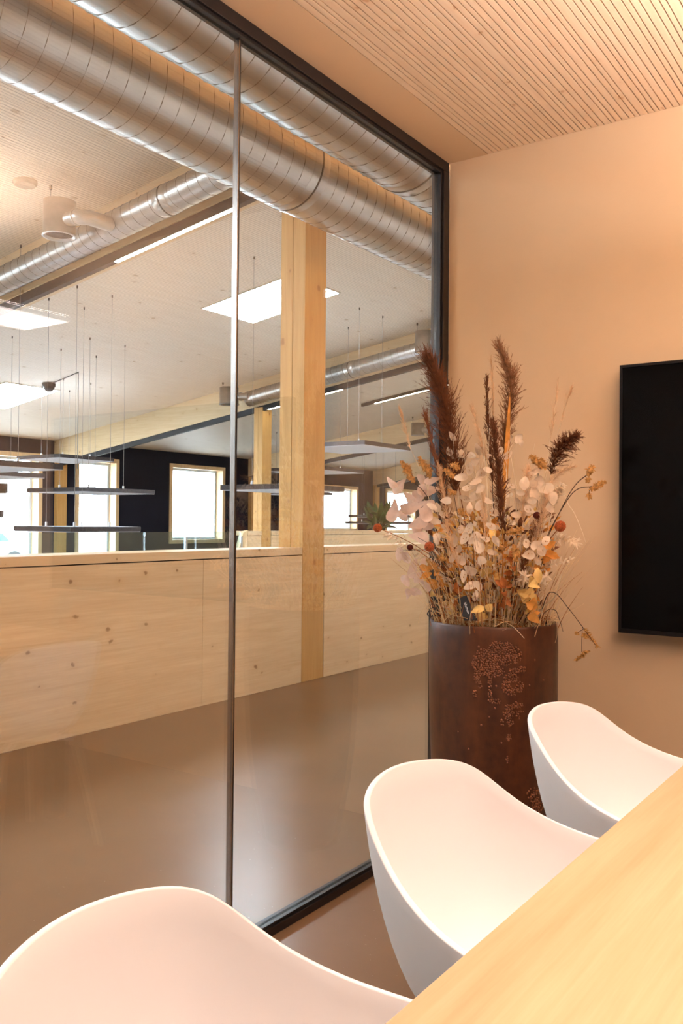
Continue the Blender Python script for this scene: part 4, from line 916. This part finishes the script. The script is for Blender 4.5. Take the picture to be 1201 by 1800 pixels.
fo = bpy.data.objects.new('lettering', fm); COL.objects.link(fo); fo.parent = e; fm.materials.append(MATS['shell_white'])
SL_ = ['slender pale straw before the narrow reddish plume', 'slender straw tipping left under the big dark plume', 'slender pale straw left of the dense pod cluster', 'slender pale straw rising between dense cluster and tallest plume', 'slender straw just right of the dark middle plume',
       'slender pale straw leaning right of the middle plume, shorter one', 'tall slender pale straw reaching towards the upright ochre flower head', 'slender straw leaning before the right pods', 'slender pale straw leaning farthest right to the fluffy sprig', 'short rust-red straw above the planter tag', 'slender straw in the very centre of the bouquet', 'short pale straw below the dark middle plume']
for k, (x0_, x1_, yt, Yk, mt) in enumerate(((800, 772, 830, 2.60, 'straw_pale'), (812, 790, 860, 2.54, 'straw'), (835, 815, 790, 2.62, 'straw_pale'), (850, 862, 700, 2.70, 'straw_pale'), (880, 905, 800, 2.66, 'straw'),
        (895, 925, 830, 2.60, 'straw_pale'), (905, 940, 780, 2.70, 'straw_pale'), (915, 960, 850, 2.58, 'straw'), (925, 985, 870, 2.62, 'straw_pale'), (820, 798, 900, 2.50, 'leaf_rust'), (860, 850, 870, 2.50, 'straw'), (900, 912, 900, 2.50, 'straw_pale'))):
    stalk([(x0_, 1060), ((x0_*2+x1_)/3, 980), ((x0_+x1_)/2+2, (980+yt)/2), (x1_, yt)], Yk, 0.0012, mt, SL_[k], 'slender straws')
# dried grass filling (uncountable)
mb = MB(); mb2 = MB()
for k in range(420):
    a = BR.uniform(0, 6.28); r = 0.19*math.sqrt(BR.random()); b = Vector((VC.x+r*math.cos(a), VC.y+r*math.sin(a), 0.81))
    ln = BR.uniform(0.12, 0.40)*(1.0 if BR.random() < 0.7 else 0.5); out = Vector((math.cos(a), math.sin(a), 0))*(r/0.19)
    if VC.y+r*math.sin(a)+out.y*ln*0.5 > 3.05: continue
    md = b+Vector((0, 0, ln*0.55))+out*ln*0.15+Vector((BR.uniform(-1, 1), BR.uniform(-1, 1), 0))*0.02
    tp_ = b+Vector((0, 0, ln))+out*ln*0.42+Vector((BR.uniform(-1, 1), BR.uniform(-1, 1), 0))*0.05
    (mb if BR.random() < 0.7 else mb2).tube(bez([b, md, tp_], 4), [0.0014, 0.0014, 0.0013, 0.0012, 0.001, 0.0008, 0.0006, 0.0004, 0.0003], 4, cap=False)
for k in range(260):   # tangle of straw on the soil
    a = BR.uniform(0, 6.28); r = 0.19*math.sqrt(BR.random()); b = Vector((VC.x+r*math.cos(a), VC.y+r*math.sin(a), BR.uniform(0.84, 0.905)))
    d = Vector((BR.uniform(-1, 1), BR.uniform(-1, 1), BR.uniform(-0.2, 0.5))).normalized()*BR.uniform(0.03, 0.08)
    pts = bez([b-d, b+Vector((0, 0, 0.012)), b+d], 3)
    pts = [p if (p-VC).xy.length < 0.199 or p.z > 0.898 else Vector((VC.x+(p.x-VC.x)*0.9, VC.y+(p.y-VC.y)*0.9, 0.9)) for p in pts]
    (mb if BR.random() < 0.6 else mb2).tube(pts, 0.0012, 4, cap=False)
o = mb.build('dried_grass', 'straw'); o['kind'] = 'stuff'; o['label'] = 'tangle of dried straw filling the planter'; o['category'] = 'dried grass'
o = mb2.build('dried_grass', 'leaf_rust'); o['kind'] = 'stuff'; o['label'] = 'dark reddish dried blades filling the planter'; o['category'] = 'dried grass'
# filler leaves in the depth of the bouquet (uncountable)
for mt, lb in (('leaf_yellow', 'mass of small yellow leaf bits deep in the bouquet'), ('leaf_ochre', 'mass of small ochre leaf bits deep in the bouquet'), ('bleached', 'mass of small bleached petal bits deep in the bouquet'), ('plume_dark', 'mass of small brown stem bits deep in the bouquet')):
    mb = MB()
    for k in range(260):
        a = BR.uniform(0, 6.28); h = BR.random(); r = (0.13+0.10*h)*math.sqrt(BR.random())
        b = Vector((VC.x+r*math.cos(a), VC.y+r*math.sin(a)*0.9, 0.89+h*0.36))
        d = Vector((math.cos(a), math.sin(a), BR.uniform(0, 1.5))).normalized()*BR.uniform(0.018, 0.042)
        mb.leaf(b, b+d, BR.uniform(0.003, 0.010), Vector((BR.uniform(-1, 1), -1, BR.uniform(-1, 1))), 0.2, 3)
    o = mb.build('leaf_filling', mt); o['kind'] = 'stuff'; o['label'] = lb; o['category'] = 'dried leaves'
